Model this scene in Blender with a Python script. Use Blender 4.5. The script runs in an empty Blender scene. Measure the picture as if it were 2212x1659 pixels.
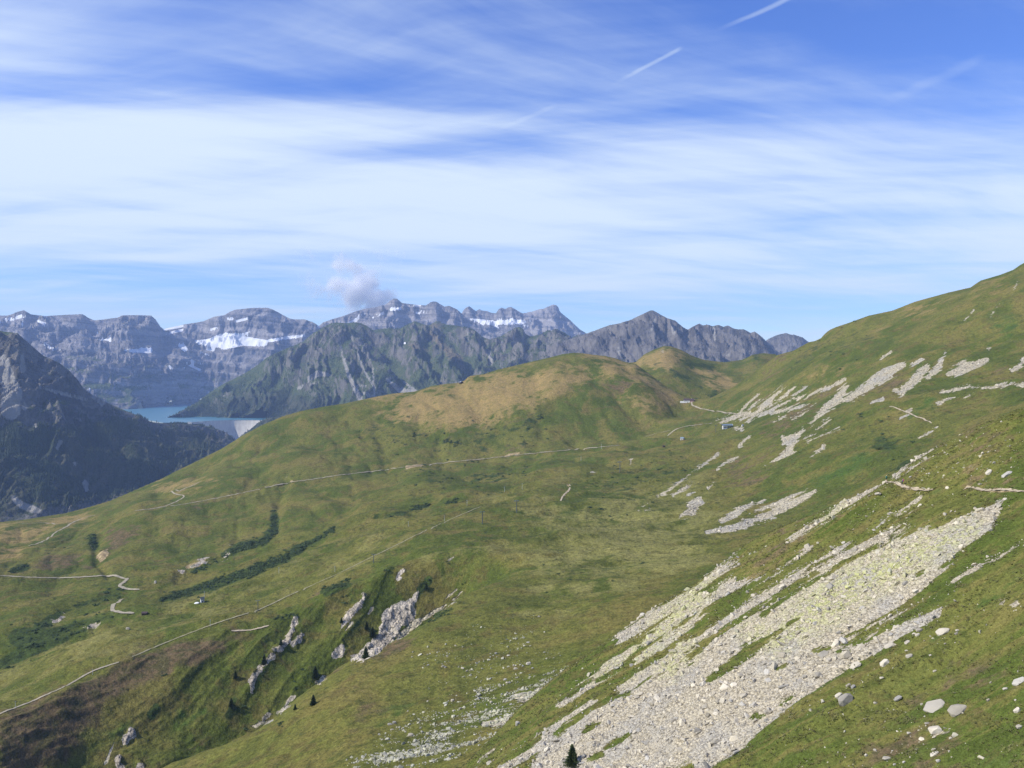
import bpy, math, random
import numpy as np
from mathutils import Vector, Matrix, Euler

R = math.radians
rng = np.random.default_rng(7)
random.seed(7)

# ------------------------------------------------------------------ camera, sky, sun, exposure
F, CX, HZ = 1848.0, 1106.0, 818.0        # picture measures used to read bearings: 2212 x 1659, horizon at row 818
scene = bpy.context.scene
cam_data = bpy.data.cameras.new('camera')
cam_data.sensor_fit = 'HORIZONTAL'
cam_data.sensor_width = 36.0
cam_data.lens = 36.0 * F / 2212.0
cam_data.shift_y = -(829.5 - HZ) / 2212.0
cam_data.clip_start = 0.5
cam_data.clip_end = 90000.0
cam = bpy.data.objects.new('camera', cam_data)
cam.location = (0, 0, 0)
cam.rotation_euler = (R(90), 0, 0)
scene.collection.objects.link(cam)
scene.camera = cam

SUN_AZ, SUN_EL = R(-106), R(42)
SUN = Vector((math.sin(SUN_AZ) * math.cos(SUN_EL), math.cos(SUN_AZ) * math.cos(SUN_EL), math.sin(SUN_EL)))
sun_data = bpy.data.lights.new('sun', 'SUN')
sun_data.energy = 3.9
sun_data.angle = R(0.53)
sun_data.color = (1.0, 0.955, 0.87)
sun = bpy.data.objects.new('sun', sun_data)
sun.rotation_euler = SUN.to_track_quat('Z', 'Y').to_euler()
scene.collection.objects.link(sun)

vs = scene.view_settings
vs.view_transform = 'Standard'
vs.look = 'None'
vs.exposure = 0.36
vs.gamma = 1.0
vs.use_curve_mapping = False
cy = scene.cycles
cy.use_denoising = True
cy.denoiser = 'OPENIMAGEDENOISE'
cy.denoising_input_passes = 'RGB_ALBEDO_NORMAL'
cy.denoising_prefilter = 'NONE'
cy.max_bounces = 12
cy.diffuse_bounces = 2
cy.glossy_bounces = 2
cy.transparent_max_bounces = 8
cy.volume_bounces = 10
cy.use_adaptive_sampling = False
cy.volume_step_rate = 1.0
cy.volume_max_steps = 256
HAZE_DENSITY = 3.7e-5


# ------------------------------------------------------------------ node helper
class NG:
    def __init__(self, tree):
        self.t = tree
        self.n = tree.nodes
        self.l = tree.links

    def put(self, node, idx, v):
        if v is None:
            return
        s = node.inputs[idx]
        if hasattr(v, 'is_linked') or isinstance(v, bpy.types.NodeSocket):
            self.l.new(v, s)
        else:
            if hasattr(s.default_value, '__len__') and not hasattr(v, '__len__'):
                v = (v,) * len(s.default_value)
            if hasattr(s.default_value, '__len__') and len(s.default_value) == 4 and len(v) == 3:
                v = tuple(v) + (1.0,)
            s.default_value = v

    def math(self, op, a, b=None, c=None, clamp=False):
        m = self.n.new('ShaderNodeMath')
        m.operation = op
        m.use_clamp = clamp
        self.put(m, 0, a)
        self.put(m, 1, b)
        self.put(m, 2, c)
        return m.outputs[0]

    def vmath(self, op, a, b=None, out=0):
        m = self.n.new('ShaderNodeVectorMath')
        m.operation = op
        self.put(m, 0, a)
        if op == 'SCALE':
            self.put(m, 3, b)
        else:
            self.put(m, 1, b)
        return m.outputs[out]

    def pos(self):
        return self.n.new('ShaderNodeNewGeometry').outputs['Position']

    def normal(self):
        return self.n.new('ShaderNodeNewGeometry').outputs['True Normal']

    def scaled(self, v, s):
        return self.vmath('MULTIPLY', v, tuple(s))

    def noise(self, v, scale=1.0, detail=4.0, rough=0.55, dist=0.0, color=False):
        k = self.n.new('ShaderNodeTexNoise')
        self.put(k, 'Vector', v)
        self.put(k, 'Scale', scale)
        self.put(k, 'Detail', detail)
        self.put(k, 'Roughness', rough)
        self.put(k, 'Distortion', dist)
        return k.outputs[1 if color else 0]

    def voro(self, v, scale=1.0, feature='F1', out='Distance', rnd=1.0):
        k = self.n.new('ShaderNodeTexVoronoi')
        k.feature = feature
        self.put(k, 'Vector', v)
        self.put(k, 'Scale', scale)
        self.put(k, 'Randomness', rnd)
        return k.outputs[out]

    def attr(self, name, kind='GEOMETRY', out='Fac'):
        a = self.n.new('ShaderNodeAttribute')
        a.attribute_type = kind
        a.attribute_name = name
        return a.outputs[out]

    def ss(self, v, lo, hi):
        m = self.n.new('ShaderNodeMapRange')
        m.interpolation_type = 'SMOOTHSTEP'
        self.put(m, 0, v)
        self.put(m, 1, lo)
        self.put(m, 2, hi)
        return m.outputs[0]

    def rng(self, v, lo, hi, a, b):
        m = self.n.new('ShaderNodeMapRange')
        self.put(m, 0, v)
        self.put(m, 1, lo)
        self.put(m, 2, hi)
        self.put(m, 3, a)
        self.put(m, 4, b)
        return m.outputs[0]

    def mix(self, fac, a, b, mode='MIX'):
        m = self.n.new('ShaderNodeMix')
        m.data_type = 'RGBA'
        m.blend_type = mode
        m.clamp_factor = True
        self.put(m, 0, fac)
        self.put(m, 6, a)
        self.put(m, 7, b)
        return m.outputs[2]

    def mulv(self, col, val):
        return self.vmath('SCALE', col, val)

    def sep(self, v):
        s = self.n.new('ShaderNodeSeparateXYZ')
        self.put(s, 0, v)
        return s.outputs

    def comb(self, x, y, z):
        s = self.n.new('ShaderNodeCombineXYZ')
        self.put(s, 0, x)
        self.put(s, 1, y)
        self.put(s, 2, z)
        return s.outputs[0]

    def bump(self, h, strength=0.5, dist=1.0, normal=None):
        b = self.n.new('ShaderNodeBump')
        self.put(b, 'Height', h)
        self.put(b, 'Strength', strength)
        self.put(b, 'Distance', dist)
        if normal is not None:
            self.put(b, 'Normal', normal)
        return b.outputs[0]


def new_mat(name):
    m = bpy.data.materials.new(name)
    m.use_nodes = True
    m.node_tree.nodes.clear()
    return m, NG(m.node_tree)


def finish(g, col, rough=0.95, spec=0.08, normal=None, metallic=0.0):
    b = g.n.new('ShaderNodeBsdfPrincipled')
    g.put(b, 'Base Color', col)
    g.put(b, 'Roughness', rough)
    g.put(b, 'Specular IOR Level', spec)
    g.put(b, 'Metallic', metallic)
    if normal is not None:
        g.put(b, 'Normal', normal)
    o = g.n.new('ShaderNodeOutputMaterial')
    g.l.new(b.outputs[0], o.inputs[0])


def simple_mat(name, col, rough=0.7, spec=0.3, metallic=0.0, var=0.15, scale=2.0):
    m, g = new_mat(name)
    tc = g.n.new('ShaderNodeTexCoord').outputs['Object']
    n = g.noise(tc, scale, 5)
    c = g.mulv(tuple(col), g.rng(n, 0.2, 0.8, 1 - var, 1 + var))
    finish(g, c, rough, spec, None, metallic)
    return m


# ------------------------------------------------------------------ sky with thin high cloud
world = bpy.data.worlds.new('World')
scene.world = world
world.use_nodes = True
wg = NG(world.node_tree)
wg.n.clear()
sky = wg.n.new('ShaderNodeTexSky')
sky.sky_type = 'NISHITA'
sky.sun_disc = False
sky.sun_elevation = SUN_EL
sky.sun_rotation = SUN_AZ
sky.altitude = 1000
sky.air_density = 1.15
sky.dust_density = 0.0
sky.ozone_density = 8.0
SKY_STRENGTH = 0.15
d = wg.vmath('NORMALIZE', wg.n.new('ShaderNodeTexCoord').outputs['Generated'])
dx, dy, dz = wg.sep(d)
el = wg.math('MAXIMUM', dz, 0.0)
inv = wg.math('DIVIDE', 1.0, wg.math('ADD', el, 0.10))
q = wg.comb(wg.math('MULTIPLY', dx, inv), wg.math('MULTIPLY', dy, inv), 0.0)      # flat cloud deck seen in perspective
warp = wg.noise(wg.scaled(q, (0.5, 0.5, 1)), 1.0, 2, 0.5, 0.0, True)
q2 = wg.vmath('ADD', q, wg.vmath('SCALE', wg.vmath('SUBTRACT', warp, (0.5, 0.5, 0.5)), 0.7))


def strands(ang, along, across, detail, rough, dist=0.0, seed=0.0):
    r_ = wg.n.new('ShaderNodeVectorRotate')
    r_.rotation_type = 'Z_AXIS'
    wg.l.new(q2, r_.inputs['Vector'])
    r_.inputs['Angle'].default_value = R(ang)
    return wg.noise(wg.vmath('ADD', wg.scaled(r_.outputs[0], (along, across, 1.0)), (seed, seed * 0.7, 0.0)), 1.0, detail, rough, dist)


c_big = strands(-6, 0.30, 0.95, 4, 0.5, 0.2, 10.4)
c_fine = strands(-14, 0.42, 1.7, 7, 0.52, 0.35, 9.4)
c_fan = strands(14, 0.5, 2.6, 7, 0.56, 0.3, 39.8)
c_hair = strands(-30, 1.5, 6.5, 5, 0.6, 0.3, 5.2)
cov = wg.n.new('ShaderNodeValToRGB')
cr = cov.color_ramp
cr.interpolation = 'B_SPLINE'
stops = [(0.0, 0.40), (0.06, 0.44), (0.10, 0.62), (0.15, 0.88), (0.21, 0.92), (0.255, 0.74), (0.30, 0.44), (0.36, 0.31), (0.60, 0.28), (1.0, 0.26)]
cr.elements[0].position, cr.elements[1].position = stops[0][0], stops[-1][0]
cr.elements[0].color = (stops[0][1],) * 3 + (1,)
cr.elements[1].color = (stops[-1][1],) * 3 + (1,)
for p_, v_ in stops[1:-1]:
    e = cr.elements.new(p_)
    e.color = (v_,) * 3 + (1,)
side = wg.math('MULTIPLY', dx, 0.42)                       # the deck thins out towards the north-east
elt = wg.math('ADD', el, wg.math('MULTIPLY', wg.math('SUBTRACT', c_big, 0.5), 0.10))
wg.l.new(wg.math('ADD', elt, wg.math('MULTIPLY', dx, 0.03)), cov.inputs[0])
dens = wg.math('ADD', wg.math('MULTIPLY', wg.math('SUBTRACT', c_big, 0.5), 1.3), wg.math('MULTIPLY', wg.math('SUBTRACT', c_fine, 0.5), 1.25))
dens = wg.math('ADD', dens, wg.math('ADD', wg.math('MULTIPLY', wg.math('SUBTRACT', c_hair, 0.5), 0.42), wg.math('MULTIPLY', wg.math('SUBTRACT', c_fan, 0.5), 0.85)))
dens = wg.math('ADD', dens, wg.math('SUBTRACT', cov.outputs[0], wg.math('MULTIPLY', side, wg.ss(el, 0.12, 0.35))))
cloud = wg.ss(dens, 0.14, 1.08)


def unit(px, py):
    v = Vector(((px - CX) / F, 1.0, -(py - HZ) / F))
    return v.normalized()


def contrail(a, b, width, gain):
    A, B = unit(*a), unit(*b)
    n = A.cross(B).normalized()
    t = (B - A).normalized()
    off = wg.math('ABSOLUTE', wg.math('ADD', wg.vmath('DOT_PRODUCT', d, tuple(n), 1), wg.math('MULTIPLY', wg.math('SUBTRACT', c_hair, 0.5), width * 1.6)))
    along = wg.vmath('DOT_PRODUCT', wg.vmath('SUBTRACT', d, tuple(A)), tuple(t), 1)
    L = (B - A).length
    m = wg.math('SUBTRACT', 1.0, wg.ss(off, width * 0.15, width))
    m = wg.math('MULTIPLY', m, wg.ss(along, 0.0, L * 0.5))
    m = wg.math('MULTIPLY', m, wg.math('SUBTRACT', 1.0, wg.ss(along, L * 0.9, L * 1.02)))
    m = wg.math('MULTIPLY', m, wg.ss(dy, 0.0, 0.2))
    return wg.math('MULTIPLY', m, gain)


for args in (((1535, 72), (1760, -30), 0.0034, 0.30), ((1320, 184), (1475, 102), 0.0030, 0.28), ((1050, 290), (1205, 228), 0.0035, 0.10),
             ((1860, 245), (2130, 122), 0.007, 0.09)):
    cloud = wg.math('MAXIMUM', cloud, wg.math('ADD', wg.math('MULTIPLY', cloud, 1.0), contrail(*args)))
cloud = wg.math('MINIMUM', wg.math('MULTIPLY', cloud, 0.90), 0.92)
bg1 = wg.n.new('ShaderNodeBackground')
hs_ = wg.n.new('ShaderNodeHueSaturation')
hs_.inputs['Saturation'].default_value = 1.12
hs_.inputs['Hue'].default_value = 0.518
wg.l.new(sky.outputs[0], hs_.inputs['Color'])
wg.l.new(hs_.outputs[0], bg1.inputs[0])
bg1.inputs[1].default_value = SKY_STRENGTH
bg2 = wg.n.new('ShaderNodeBackground')
bg2.inputs[0].default_value = (0.79, 0.90, 1.0, 1)
bg2.inputs[1].default_value = 0.86
mx = wg.n.new('ShaderNodeMixShader')
wg.l.new(cloud, mx.inputs[0])
wg.l.new(bg1.outputs[0], mx.inputs[1])
wg.l.new(bg2.outputs[0], mx.inputs[2])
wo = wg.n.new('ShaderNodeOutputWorld')
wg.l.new(mx.outputs[0], wo.inputs[0])


# ------------------------------------------------------------------ numeric helpers
def _hash(ix, iy, seed):
    with np.errstate(over='ignore'):
        h = (ix.astype(np.uint32) * np.uint32(374761393) + iy.astype(np.uint32) * np.uint32(668265263) + np.uint32(seed) * np.uint32(2246822519))
        h = (h ^ (h >> np.uint32(13))) * np.uint32(1274126177)
        h = h ^ (h >> np.uint32(16))
    return h


def perlin(x, y, seed=0):
    x0 = np.floor(x)
    y0 = np.floor(y)
    fx, fy = x - x0, y - y0
    ix, iy = x0.astype(np.int64), y0.astype(np.int64)
    u = fx * fx * fx * (fx * (fx * 6 - 15) + 10)
    v = fy * fy * fy * (fy * (fy * 6 - 15) + 10)

    def g(i, j):
        a = _hash(ix + i, iy + j, seed).astype(np.float32) * np.float32(2 * math.pi / 4294967296.0)
        return np.cos(a) * (fx - i) + np.sin(a) * (fy - j)
    n0 = g(0, 0) * (1 - u) + g(1, 0) * u
    n1 = g(0, 1) * (1 - u) + g(1, 1) * u
    return (n0 * (1 - v) + n1 * v) * 1.5


def fbm(x, y, octv=5, gain=0.5, seed=0):
    s, a = 0.0, 1.0
    for o in range(octv):
        s = s + a * perlin(x, y, seed + o * 17)
        x, y, a = x * 2.03 + 13.7, y * 2.03 - 7.1, a * gain
    return s


def ridged(x, y, octv=5, gain=0.5, seed=0):
    s, a, w = 0.0, 1.0, 1.0
    for o in range(octv):
        r = 1.0 - np.abs(perlin(x, y, seed + o * 31))
        r = r * r * w
        s = s + a * r
        w = np.clip(r * 1.6, 0, 1)
        x, y, a = x * 2.07 + 5.3, y * 2.07 + 11.9, a * gain
    return s


def smooth(a, b, x):
    t = np.clip((x - a) / (b - a), 0, 1)
    return t * t * (3 - 2 * t)


def pchip_slopes(X, Z):
    # X, Z: rows x cols, slopes of a shape keeping cubic along axis 0
    h = np.diff(X, axis=0)
    dl = np.diff(Z, axis=0) / h
    m = np.zeros_like(Z)
    w1 = 2 * h[1:] + h[:-1]
    w2 = h[1:] + 2 * h[:-1]
    ok = dl[1:] * dl[:-1] > 0
    with np.errstate(divide='ignore', invalid='ignore'):
        hm = (w1 + w2) / (w1 / dl[:-1] + w2 / dl[1:])
    m[1:-1] = np.where(ok, hm, 0.0)
    m[0] = dl[0]
    m[-1] = dl[-1]
    return m


def pchip1(xk, yk, x):
    xk, yk = np.asarray(xk, float), np.asarray(yk, float)
    m = pchip_slopes(xk[:, None], yk[:, None])[:, 0]
    i = np.clip(np.searchsorted(xk, x) - 1, 0, len(xk) - 2)
    h = xk[i + 1] - xk[i]
    t = np.clip((x - xk[i]) / h, 0, 1)
    return ((1 + 2 * t) * (1 - t) ** 2 * yk[i] + t * (1 - t) ** 2 * h * m[i] + t * t * (3 - 2 * t) * yk[i + 1] + t * t * (t - 1) * h * m[i + 1])


class Z:                                     # turns readings from an enlarged crop into bearings
    def __init__(s, ox, oy, k):
        s.ox, s.oy, s.k = ox, oy, k

    def __call__(s, pts):
        return [(s.ox + p[0] * s.k, s.oy + p[1] * s.k) + ((p[2] * s.k,) if len(p) > 2 else ()) for p in pts]


z1 = Z(0, 528.6, 0.3757)
z2 = Z(576, 528.6, 0.337)
z3 = Z(1220, 643.8, 0.3063)
z4 = Z(1626.5, 542.2, 0.3676)
z5 = Z(0, 1050.4, 0.3668)
z6 = Z(677.7, 1050.4, 0.3668)
z7 = Z(1016.5, 1016.5, 0.3872)
z8 = Z(1558.7, 1016.5, 0.3872)
t1 = Z(0, 1084.3, 0.18383)
t2 = Z(338.8, 1016.5, 0.18383)
t3 = Z(677.7, 1186.0, 0.18383)
t4 = Z(1016.5, 948.8, 0.18383)
t5 = Z(0, 1355.4, 0.18383)
t6 = Z(338.8, 1321.5, 0.20341)
t7 = Z(1805.4, 1355.4, 0.18383)
t8 = Z(813.2, 745.5, 0.30637)


def stroke_sd(x, y, pts):
    """signed distance (positive inside) to a stroke of points (x, y, half width)"""
    if len(pts) == 1:
        pts = [pts[0], (pts[0][0] + 0.01, pts[0][1], pts[0][2])]
    best = np.full(x.shape, -1e9, np.float32)
    for a, b in zip(pts[:-1], pts[1:]):
        ax, ay, ar = a
        bx, by, br = b
        vx, vy = bx - ax, by - ay
        L = vx * vx + vy * vy + 1e-9
        t = np.clip(((x - ax) * vx + (y - ay) * vy) / L, 0, 1)
        dd = np.hypot(x - ax - t * vx, y - ay - t * vy)
        best = np.maximum(best, ar + (br - ar) * t - dd)
    return best


def poly_sd(x, y, pts):
    ins = np.zeros(x.shape, bool)
    best = np.full(x.shape, 1e9, np.float32)
    for a, b in zip(pts, pts[1:] + pts[:1]):
        ax, ay = a[:2]
        bx, by = b[:2]
        vx, vy = bx - ax, by - ay
        L = vx * vx + vy * vy + 1e-9
        t = np.clip(((x - ax) * vx + (y - ay) * vy) / L, 0, 1)
        best = np.minimum(best, np.hypot(x - ax - t * vx, y - ay - t * vy))
        c = ((ay > y) != (by > y)) & (x < (bx - ax) * (y - ay) / (by - ay + 1e-12) + ax)
        ins ^= c
    return np.where(ins, best, -best)


def mask(x, y, shapes, soft=6.0, sub=(), wob=None):
    """0..1 field, 0.5 on the outline; shapes: strokes (x,y,r) or polygons (x,y)"""
    def one(shape):
        m = soft * 1.2 + (0 if wob is None else 16)
        xs = [p[0] for p in shape]
        ys = [p[1] for p in shape]
        r = max([p[2] for p in shape if len(p) > 2] + [0]) + m
        sel = (x > min(xs) - r) & (x < max(xs) + r) & (y > min(ys) - r) & (y < max(ys) + r)
        out = np.full(x.shape, -1e9, np.float32)
        if sel.any():
            f = stroke_sd if len(shape[0]) > 2 else poly_sd
            out[sel] = f(x[sel], y[sel], shape)
        return out
    sd = np.full(x.shape, -1e9, np.float32)
    for s in shapes:
        sd = np.maximum(sd, one(s))
    for s in sub:
        sd = np.minimum(sd, -one(s))
    if wob is not None:
        sd = np.where(sd > -1e8, sd + wob, sd)
    return np.clip(0.5 + 0.5 * sd / soft, 0, 1).astype(np.float32)


def link(o, parent=None):
    scene.collection.objects.link(o)
    if parent is not None:
        o.parent = parent
    return o


def tag(o, label=None, category=None, group=None, kind=None):
    if label:
        o['label'] = label
    if category:
        o['category'] = category
    if group:
        o['group'] = group
    if kind:
        o['kind'] = kind
    return o


def grid_mesh(name, V, nr, nc, mat, attrs=None, smooth_shade=True):
    me = bpy.data.meshes.new(name)
    nq = (nr - 1) * (nc - 1)
    me.vertices.add(nr * nc)
    me.vertices.foreach_set('co', V.astype(np.float32).ravel())
    i = np.arange(nr - 1)[:, None] * nc + np.arange(nc - 1)[None, :]
    q = np.stack([i, i + 1, i + nc + 1, i + nc], -1).reshape(-1, 4)
    me.loops.add(nq * 4)
    me.loops.foreach_set('vertex_index', q.astype(np.int32).ravel())
    me.polygons.add(nq)
    me.polygons.foreach_set('loop_start', np.arange(nq, dtype=np.int32) * 4)
    me.polygons.foreach_set('loop_total', np.full(nq, 4, np.int32))
    me.polygons.foreach_set('use_smooth', np.full(nq, smooth_shade))
    me.update()
    for k, v in (attrs or {}).items():
        at = me.attributes.new(k, 'FLOAT', 'POINT')
        at.data.foreach_set('value', np.ascontiguousarray(v, np.float32).ravel())
    me.materials.append(mat)
    return link(bpy.data.objects.new(name, me))


class Land:
    """a stretch of land: survey rows (bearing, elevation reading, distance) lofted into a height field"""

    def __init__(s, rows, xs, vstep=2.2, sil=None, back=(), relief=None, taper=True, nmin=5, nmax=260, hidden=()):
        s.xs = xs
        nc = len(xs)
        Ys, Zs = [], []
        for r in rows:
            xk = [p[0] for p in r]
            f = np.interp if (sil is not None and r is rows[sil]) else (lambda x, a, b: pchip1(a, b, x))
            yy = f(xs, xk, [p[1] for p in r])
            dd = pchip1(xk, [p[2] for p in r], xs)
            Ys.append(dd)
            Zs.append(-(yy - HZ) / F * dd)
        s.ysil = HZ - F * Zs[-1] / Ys[-1]
        nfront = len(Ys)
        for dY, dZ in back:
            Ys.append(Ys[nfront - 1] + dY)
            Zs.append(Zs[nfront - 1] + dZ)
        Ys, Zs = np.array(Ys), np.array(Zs)
        M = pchip_slopes(Ys, Zs)
        py = HZ - F * Zs / Ys
        GY, GZ, T = [], [], []
        for k in range(len(Ys) - 1):
            vis = np.abs(np.diff(py[k:k + 2], axis=0))
            n = int(np.clip(np.percentile(vis, 80) / vstep, nmin, nmax)) if k < nfront - 1 else 4
            if k in hidden:
                n = 4
            t = np.linspace(0, 1, n, endpoint=False)
            if k == len(Ys) - 2:
                t = np.linspace(0, 1, n)
            t = t[:, None]
            h = Ys[k + 1] - Ys[k]
            GY.append(Ys[k] + t * h)
            GZ.append((1 + 2 * t) * (1 - t) ** 2 * Zs[k] + t * (1 - t) ** 2 * h * M[k] + t * t * (3 - 2 * t) * Zs[k + 1] + t * t * (t - 1) * h * M[k + 1])
            T.append(np.broadcast_to(k + t, GY[-1].shape))
        s.Y = np.concatenate(GY)
        s.z = np.concatenate(GZ)
        s.T = np.concatenate(T)
        s.X = s.Y * (xs[None, :] - CX) / F
        s.nf = nfront
        s.px = np.broadcast_to(xs[None, :], s.Y.shape)
        base_py = HZ - F * s.z / s.Y
        if relief is not None:
            s.z = s.z + relief(s, base_py)
        los = -(s.ysil[None, :] - HZ) / F * s.Y
        s.z = np.minimum(s.z, los + 0.0005 * s.Y * np.sin(s.X * 0.9) * 0.3)
        s.z = np.maximum(s.z, -1450.0)
        s.py = HZ - F * s.z / s.Y
        s.run = np.minimum.accumulate(s.py, axis=0)

    def visible(s):
        return s.py <= s.run + 0.5

    def build(s, name, mat, attrs):
        V = np.stack([s.X, s.Y, s.z], -1)
        s.obj = grid_mesh(name, V, s.Y.shape[0], s.Y.shape[1], mat, attrs)
        return s.obj

    def at(s, x, y):
        """the point of this land met first along the bearing (x, y)"""
        fx = (x - s.xs[0]) / (s.xs[1] - s.xs[0])
        i = int(np.clip(math.floor(fx), 0, len(s.xs) - 2))
        f = min(max(fx - i, 0), 1)
        py = s.py[:, i] * (1 - f) + s.py[:, i + 1] * f
        Yc = s.Y[:, i] * (1 - f) + s.Y[:, i + 1] * f
        w = np.nonzero((py[:-1] >= y) & (py[1:] < y))[0]
        if len(w) == 0:
            k = int(np.argmin(np.abs(py - y)))
            Yp = Yc[k]
        else:
            k = w[0]
            tt = (py[k] - y) / (py[k] - py[k + 1] + 1e-9)
            Yp = Yc[k] + tt * (Yc[k + 1] - Yc[k])
        X = Yp * (x - CX) / F
        return Vector((X, Yp, float(s.zat(np.array([X]), np.array([Yp]))[0])))

    def zat(s, X, Y):
        X, Y = np.asarray(X, float), np.asarray(Y, float)
        out = np.empty(len(X))
        for c0 in range(0, len(X), 4000):
            Xa, Ya = X[c0:c0 + 4000], Y[c0:c0 + 4000]
            fx = (CX + F * Xa / Ya - s.xs[0]) / (s.xs[1] - s.xs[0])
            i = np.clip(np.floor(fx).astype(int), 0, len(s.xs) - 2)
            f = np.clip(fx - i, 0, 1)
            zz = 0
            for j, w in ((i, 1 - f), (i + 1, f)):
                col = s.Y[:, j]
                k = np.clip((col < Ya[None, :]).sum(0) - 1, 0, col.shape[0] - 2)
                y0, y1 = col[k, np.arange(len(Ya))], col[k + 1, np.arange(len(Ya))]
                z0, z1_ = s.z[k, j], s.z[k + 1, j]
                t = np.clip((Ya - y0) / (y1 - y0 + 1e-9), 0, 1)
                zz = zz + w * (z0 + (z1_ - z0) * t)
            out[c0:c0 + 4000] = zz
        return out

    def normal(s, p, e=1.5):
        X, Y = p.x, p.y
        zz = s.zat([X - e, X + e, X, X], [Y, Y, Y - e, Y + e])
        return Vector((-(zz[1] - zz[0]) / (2 * e), -(zz[3] - zz[2]) / (2 * e), 1)).normalized()


# ------------------------------------------------------------------ ground materials
def meadow_mat(name, unit_len, fall, scree_col=(0.52, 0.455, 0.325), edge=0.55, tone=(0.96, 0.985, 0.77)):
    """alpine grass with dry, heather, lush, stony and rocky areas given by surveyed fields.
    unit_len: size in metres of the finest mottling, fall: horizontal direction stretch of the stripes"""
    m, g = new_mat(name)
    p = g.pos()
    s = 1.0 / unit_len
    big = g.noise(g.scaled(p, (s * 0.02, s * 0.02, s * 0.02)), 1.0, 5, 0.55, 0.4)
    stripe = g.noise(g.scaled(p, (s * fall[0], s * fall[1], s * 0.02)), 1.0, 7, 0.6, 0.5)
    mid = g.noise(g.scaled(p, (s * 0.13,) * 3), 1.0, 8, 0.62)
    fine = g.noise(g.scaled(p, (s * 0.8,) * 3), 1.0, 5, 0.65)
    clump = g.noise(g.scaled(p, (s * 0.33,) * 3), 1.0, 4, 0.6)
    grit = g.noise(g.scaled(p, (s * 2.6,) * 3), 1.0, 4, 0.7)
    green = g.mix(g.ss(big, 0.43, 0.57), (0.094, 0.118, 0.031), (0.150, 0.150, 0.048))
    green = g.mix(g.math('MULTIPLY', g.ss(stripe, 0.49, 0.60), 0.75), green, (0.185, 0.155, 0.062))
    green = g.mix(g.math('MULTIPLY', g.ss(stripe, 0.49, 0.38), 0.40), green, (0.062, 0.080, 0.026))
    green = g.mix(g.math('MULTIPLY', g.ss(mid, 0.52, 0.62), 0.65), green, (0.108, 0.084, 0.040))
    green = g.mix(g.math('MULTIPLY', g.ss(clump, 0.55, 0.66), 0.55), green, (0.055, 0.072, 0.024))

    def fld(a, wob, lo, hi, nz):
        return g.ss(g.math('ADD', g.attr(a), g.math('MULTIPLY', g.math('SUBTRACT', nz, 0.5), wob)), lo, hi)
    jag = g.math('ADD', g.math('MULTIPLY', stripe, 0.5), g.math('MULTIPLY', mid, 0.5))
    tanc = g.mix(g.ss(mid, 0.42, 0.6), (0.335, 0.240, 0.128), (0.225, 0.172, 0.086))
    col = g.mix(fld('tan', 3.4, 0.35, 0.75, jag), green, tanc)
    strawc = g.mix(g.ss(mid, 0.42, 0.6), (0.265, 0.245, 0.112), (0.185, 0.178, 0.072))
    col = g.mix(g.math('MULTIPLY', fld('straw', 3.4, 0.35, 0.8, jag), 0.95), col, strawc)
    lushc = g.mix(g.ss(mid, 0.4, 0.6), (0.098, 0.138, 0.036), (0.064, 0.102, 0.028))
    col = g.mix(fld('lush', 3.0, 0.4, 0.9, jag), col, lushc)
    heac = g.mix(g.ss(clump, 0.42, 0.60), (0.150, 0.108, 0.075), (0.095, 0.084, 0.048))
    col = g.mix(fld('heather', 3.6, 0.36, 0.8, jag), col, heac)
    dkc = g.mix(g.ss(clump, 0.42, 0.6), (0.058, 0.082, 0.030), (0.036, 0.052, 0.024))
    col = g.mix(fld('dark', 3.0, 0.38, 0.72, jag), col, dkc)
    earth = g.mix(g.ss(clump, 0.4, 0.6), (0.40, 0.31, 0.23), (0.25, 0.19, 0.14))
    col = g.mix(fld('earth', 1.4, 0.42, 0.6, mid), col, earth)
    val = g.math('MULTIPLY', g.rng(fine, 0.3, 0.7, 0.70, 1.32), g.rng(mid, 0.3, 0.7, 0.82, 1.18))
    val = g.math('MULTIPLY', val, g.rng(grit, 0.32, 0.68, 0.60, 1.40))
    col = g.vmath('MULTIPLY', g.mulv(col, val), tone)
    # stones
    vd = g.voro(g.scaled(p, (s * 1.0, s * 1.0, s * 1.5)), 1.0)
    vc = g.sep(g.voro(g.scaled(p, (s * 1.0, s * 1.0, s * 1.5)), 1.0, 'F1', 'Color'))[0]
    st = g.mix(vc, tuple(c * 0.72 for c in scree_col), tuple(min(0.7, c * 1.18) for c in scree_col))
    st = g.mix(g.math('MULTIPLY', g.ss(g.noise(g.scaled(p, (s * 0.05,) * 3), 1.0, 4), 0.46, 0.62), 0.6), st, (0.40, 0.385, 0.345))
    st = g.mix(g.math('MULTIPLY', g.attr('lichen'), g.ss(clump, 0.42, 0.58)), st, (0.47, 0.47, 0.20))
    st = g.mix(g.math('MULTIPLY', g.ss(vd, 0.45, 0.8), 0.6), st, (0.13, 0.105, 0.07))
    bare = g.ss(g.math('ADD', g.attr('scree'), g.math('MULTIPLY', g.math('SUBTRACT', g.math('ADD', g.math('MULTIPLY', stripe, 0.5), g.math('MULTIPLY', clump, 0.5)), 0.5), edge * 3.2)), 0.40, 0.60)
    col = g.mix(bare, col, st)
    rk = g.mix(g.ss(mid, 0.42, 0.6), (0.62, 0.54, 0.42), (0.40, 0.345, 0.265))
    crk = g.voro(g.scaled(p, (s * 0.9, s * 0.9, s * 0.5)), 1.0, 'DISTANCE_TO_EDGE')
    rk = g.mix(g.ss(crk, 0.10, 0.0), rk, (0.10, 0.09, 0.075))
    rk = g.mix(g.math('MULTIPLY', g.ss(clump, 0.55, 0.68), 0.55), rk, (0.10, 0.11, 0.06))
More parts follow.
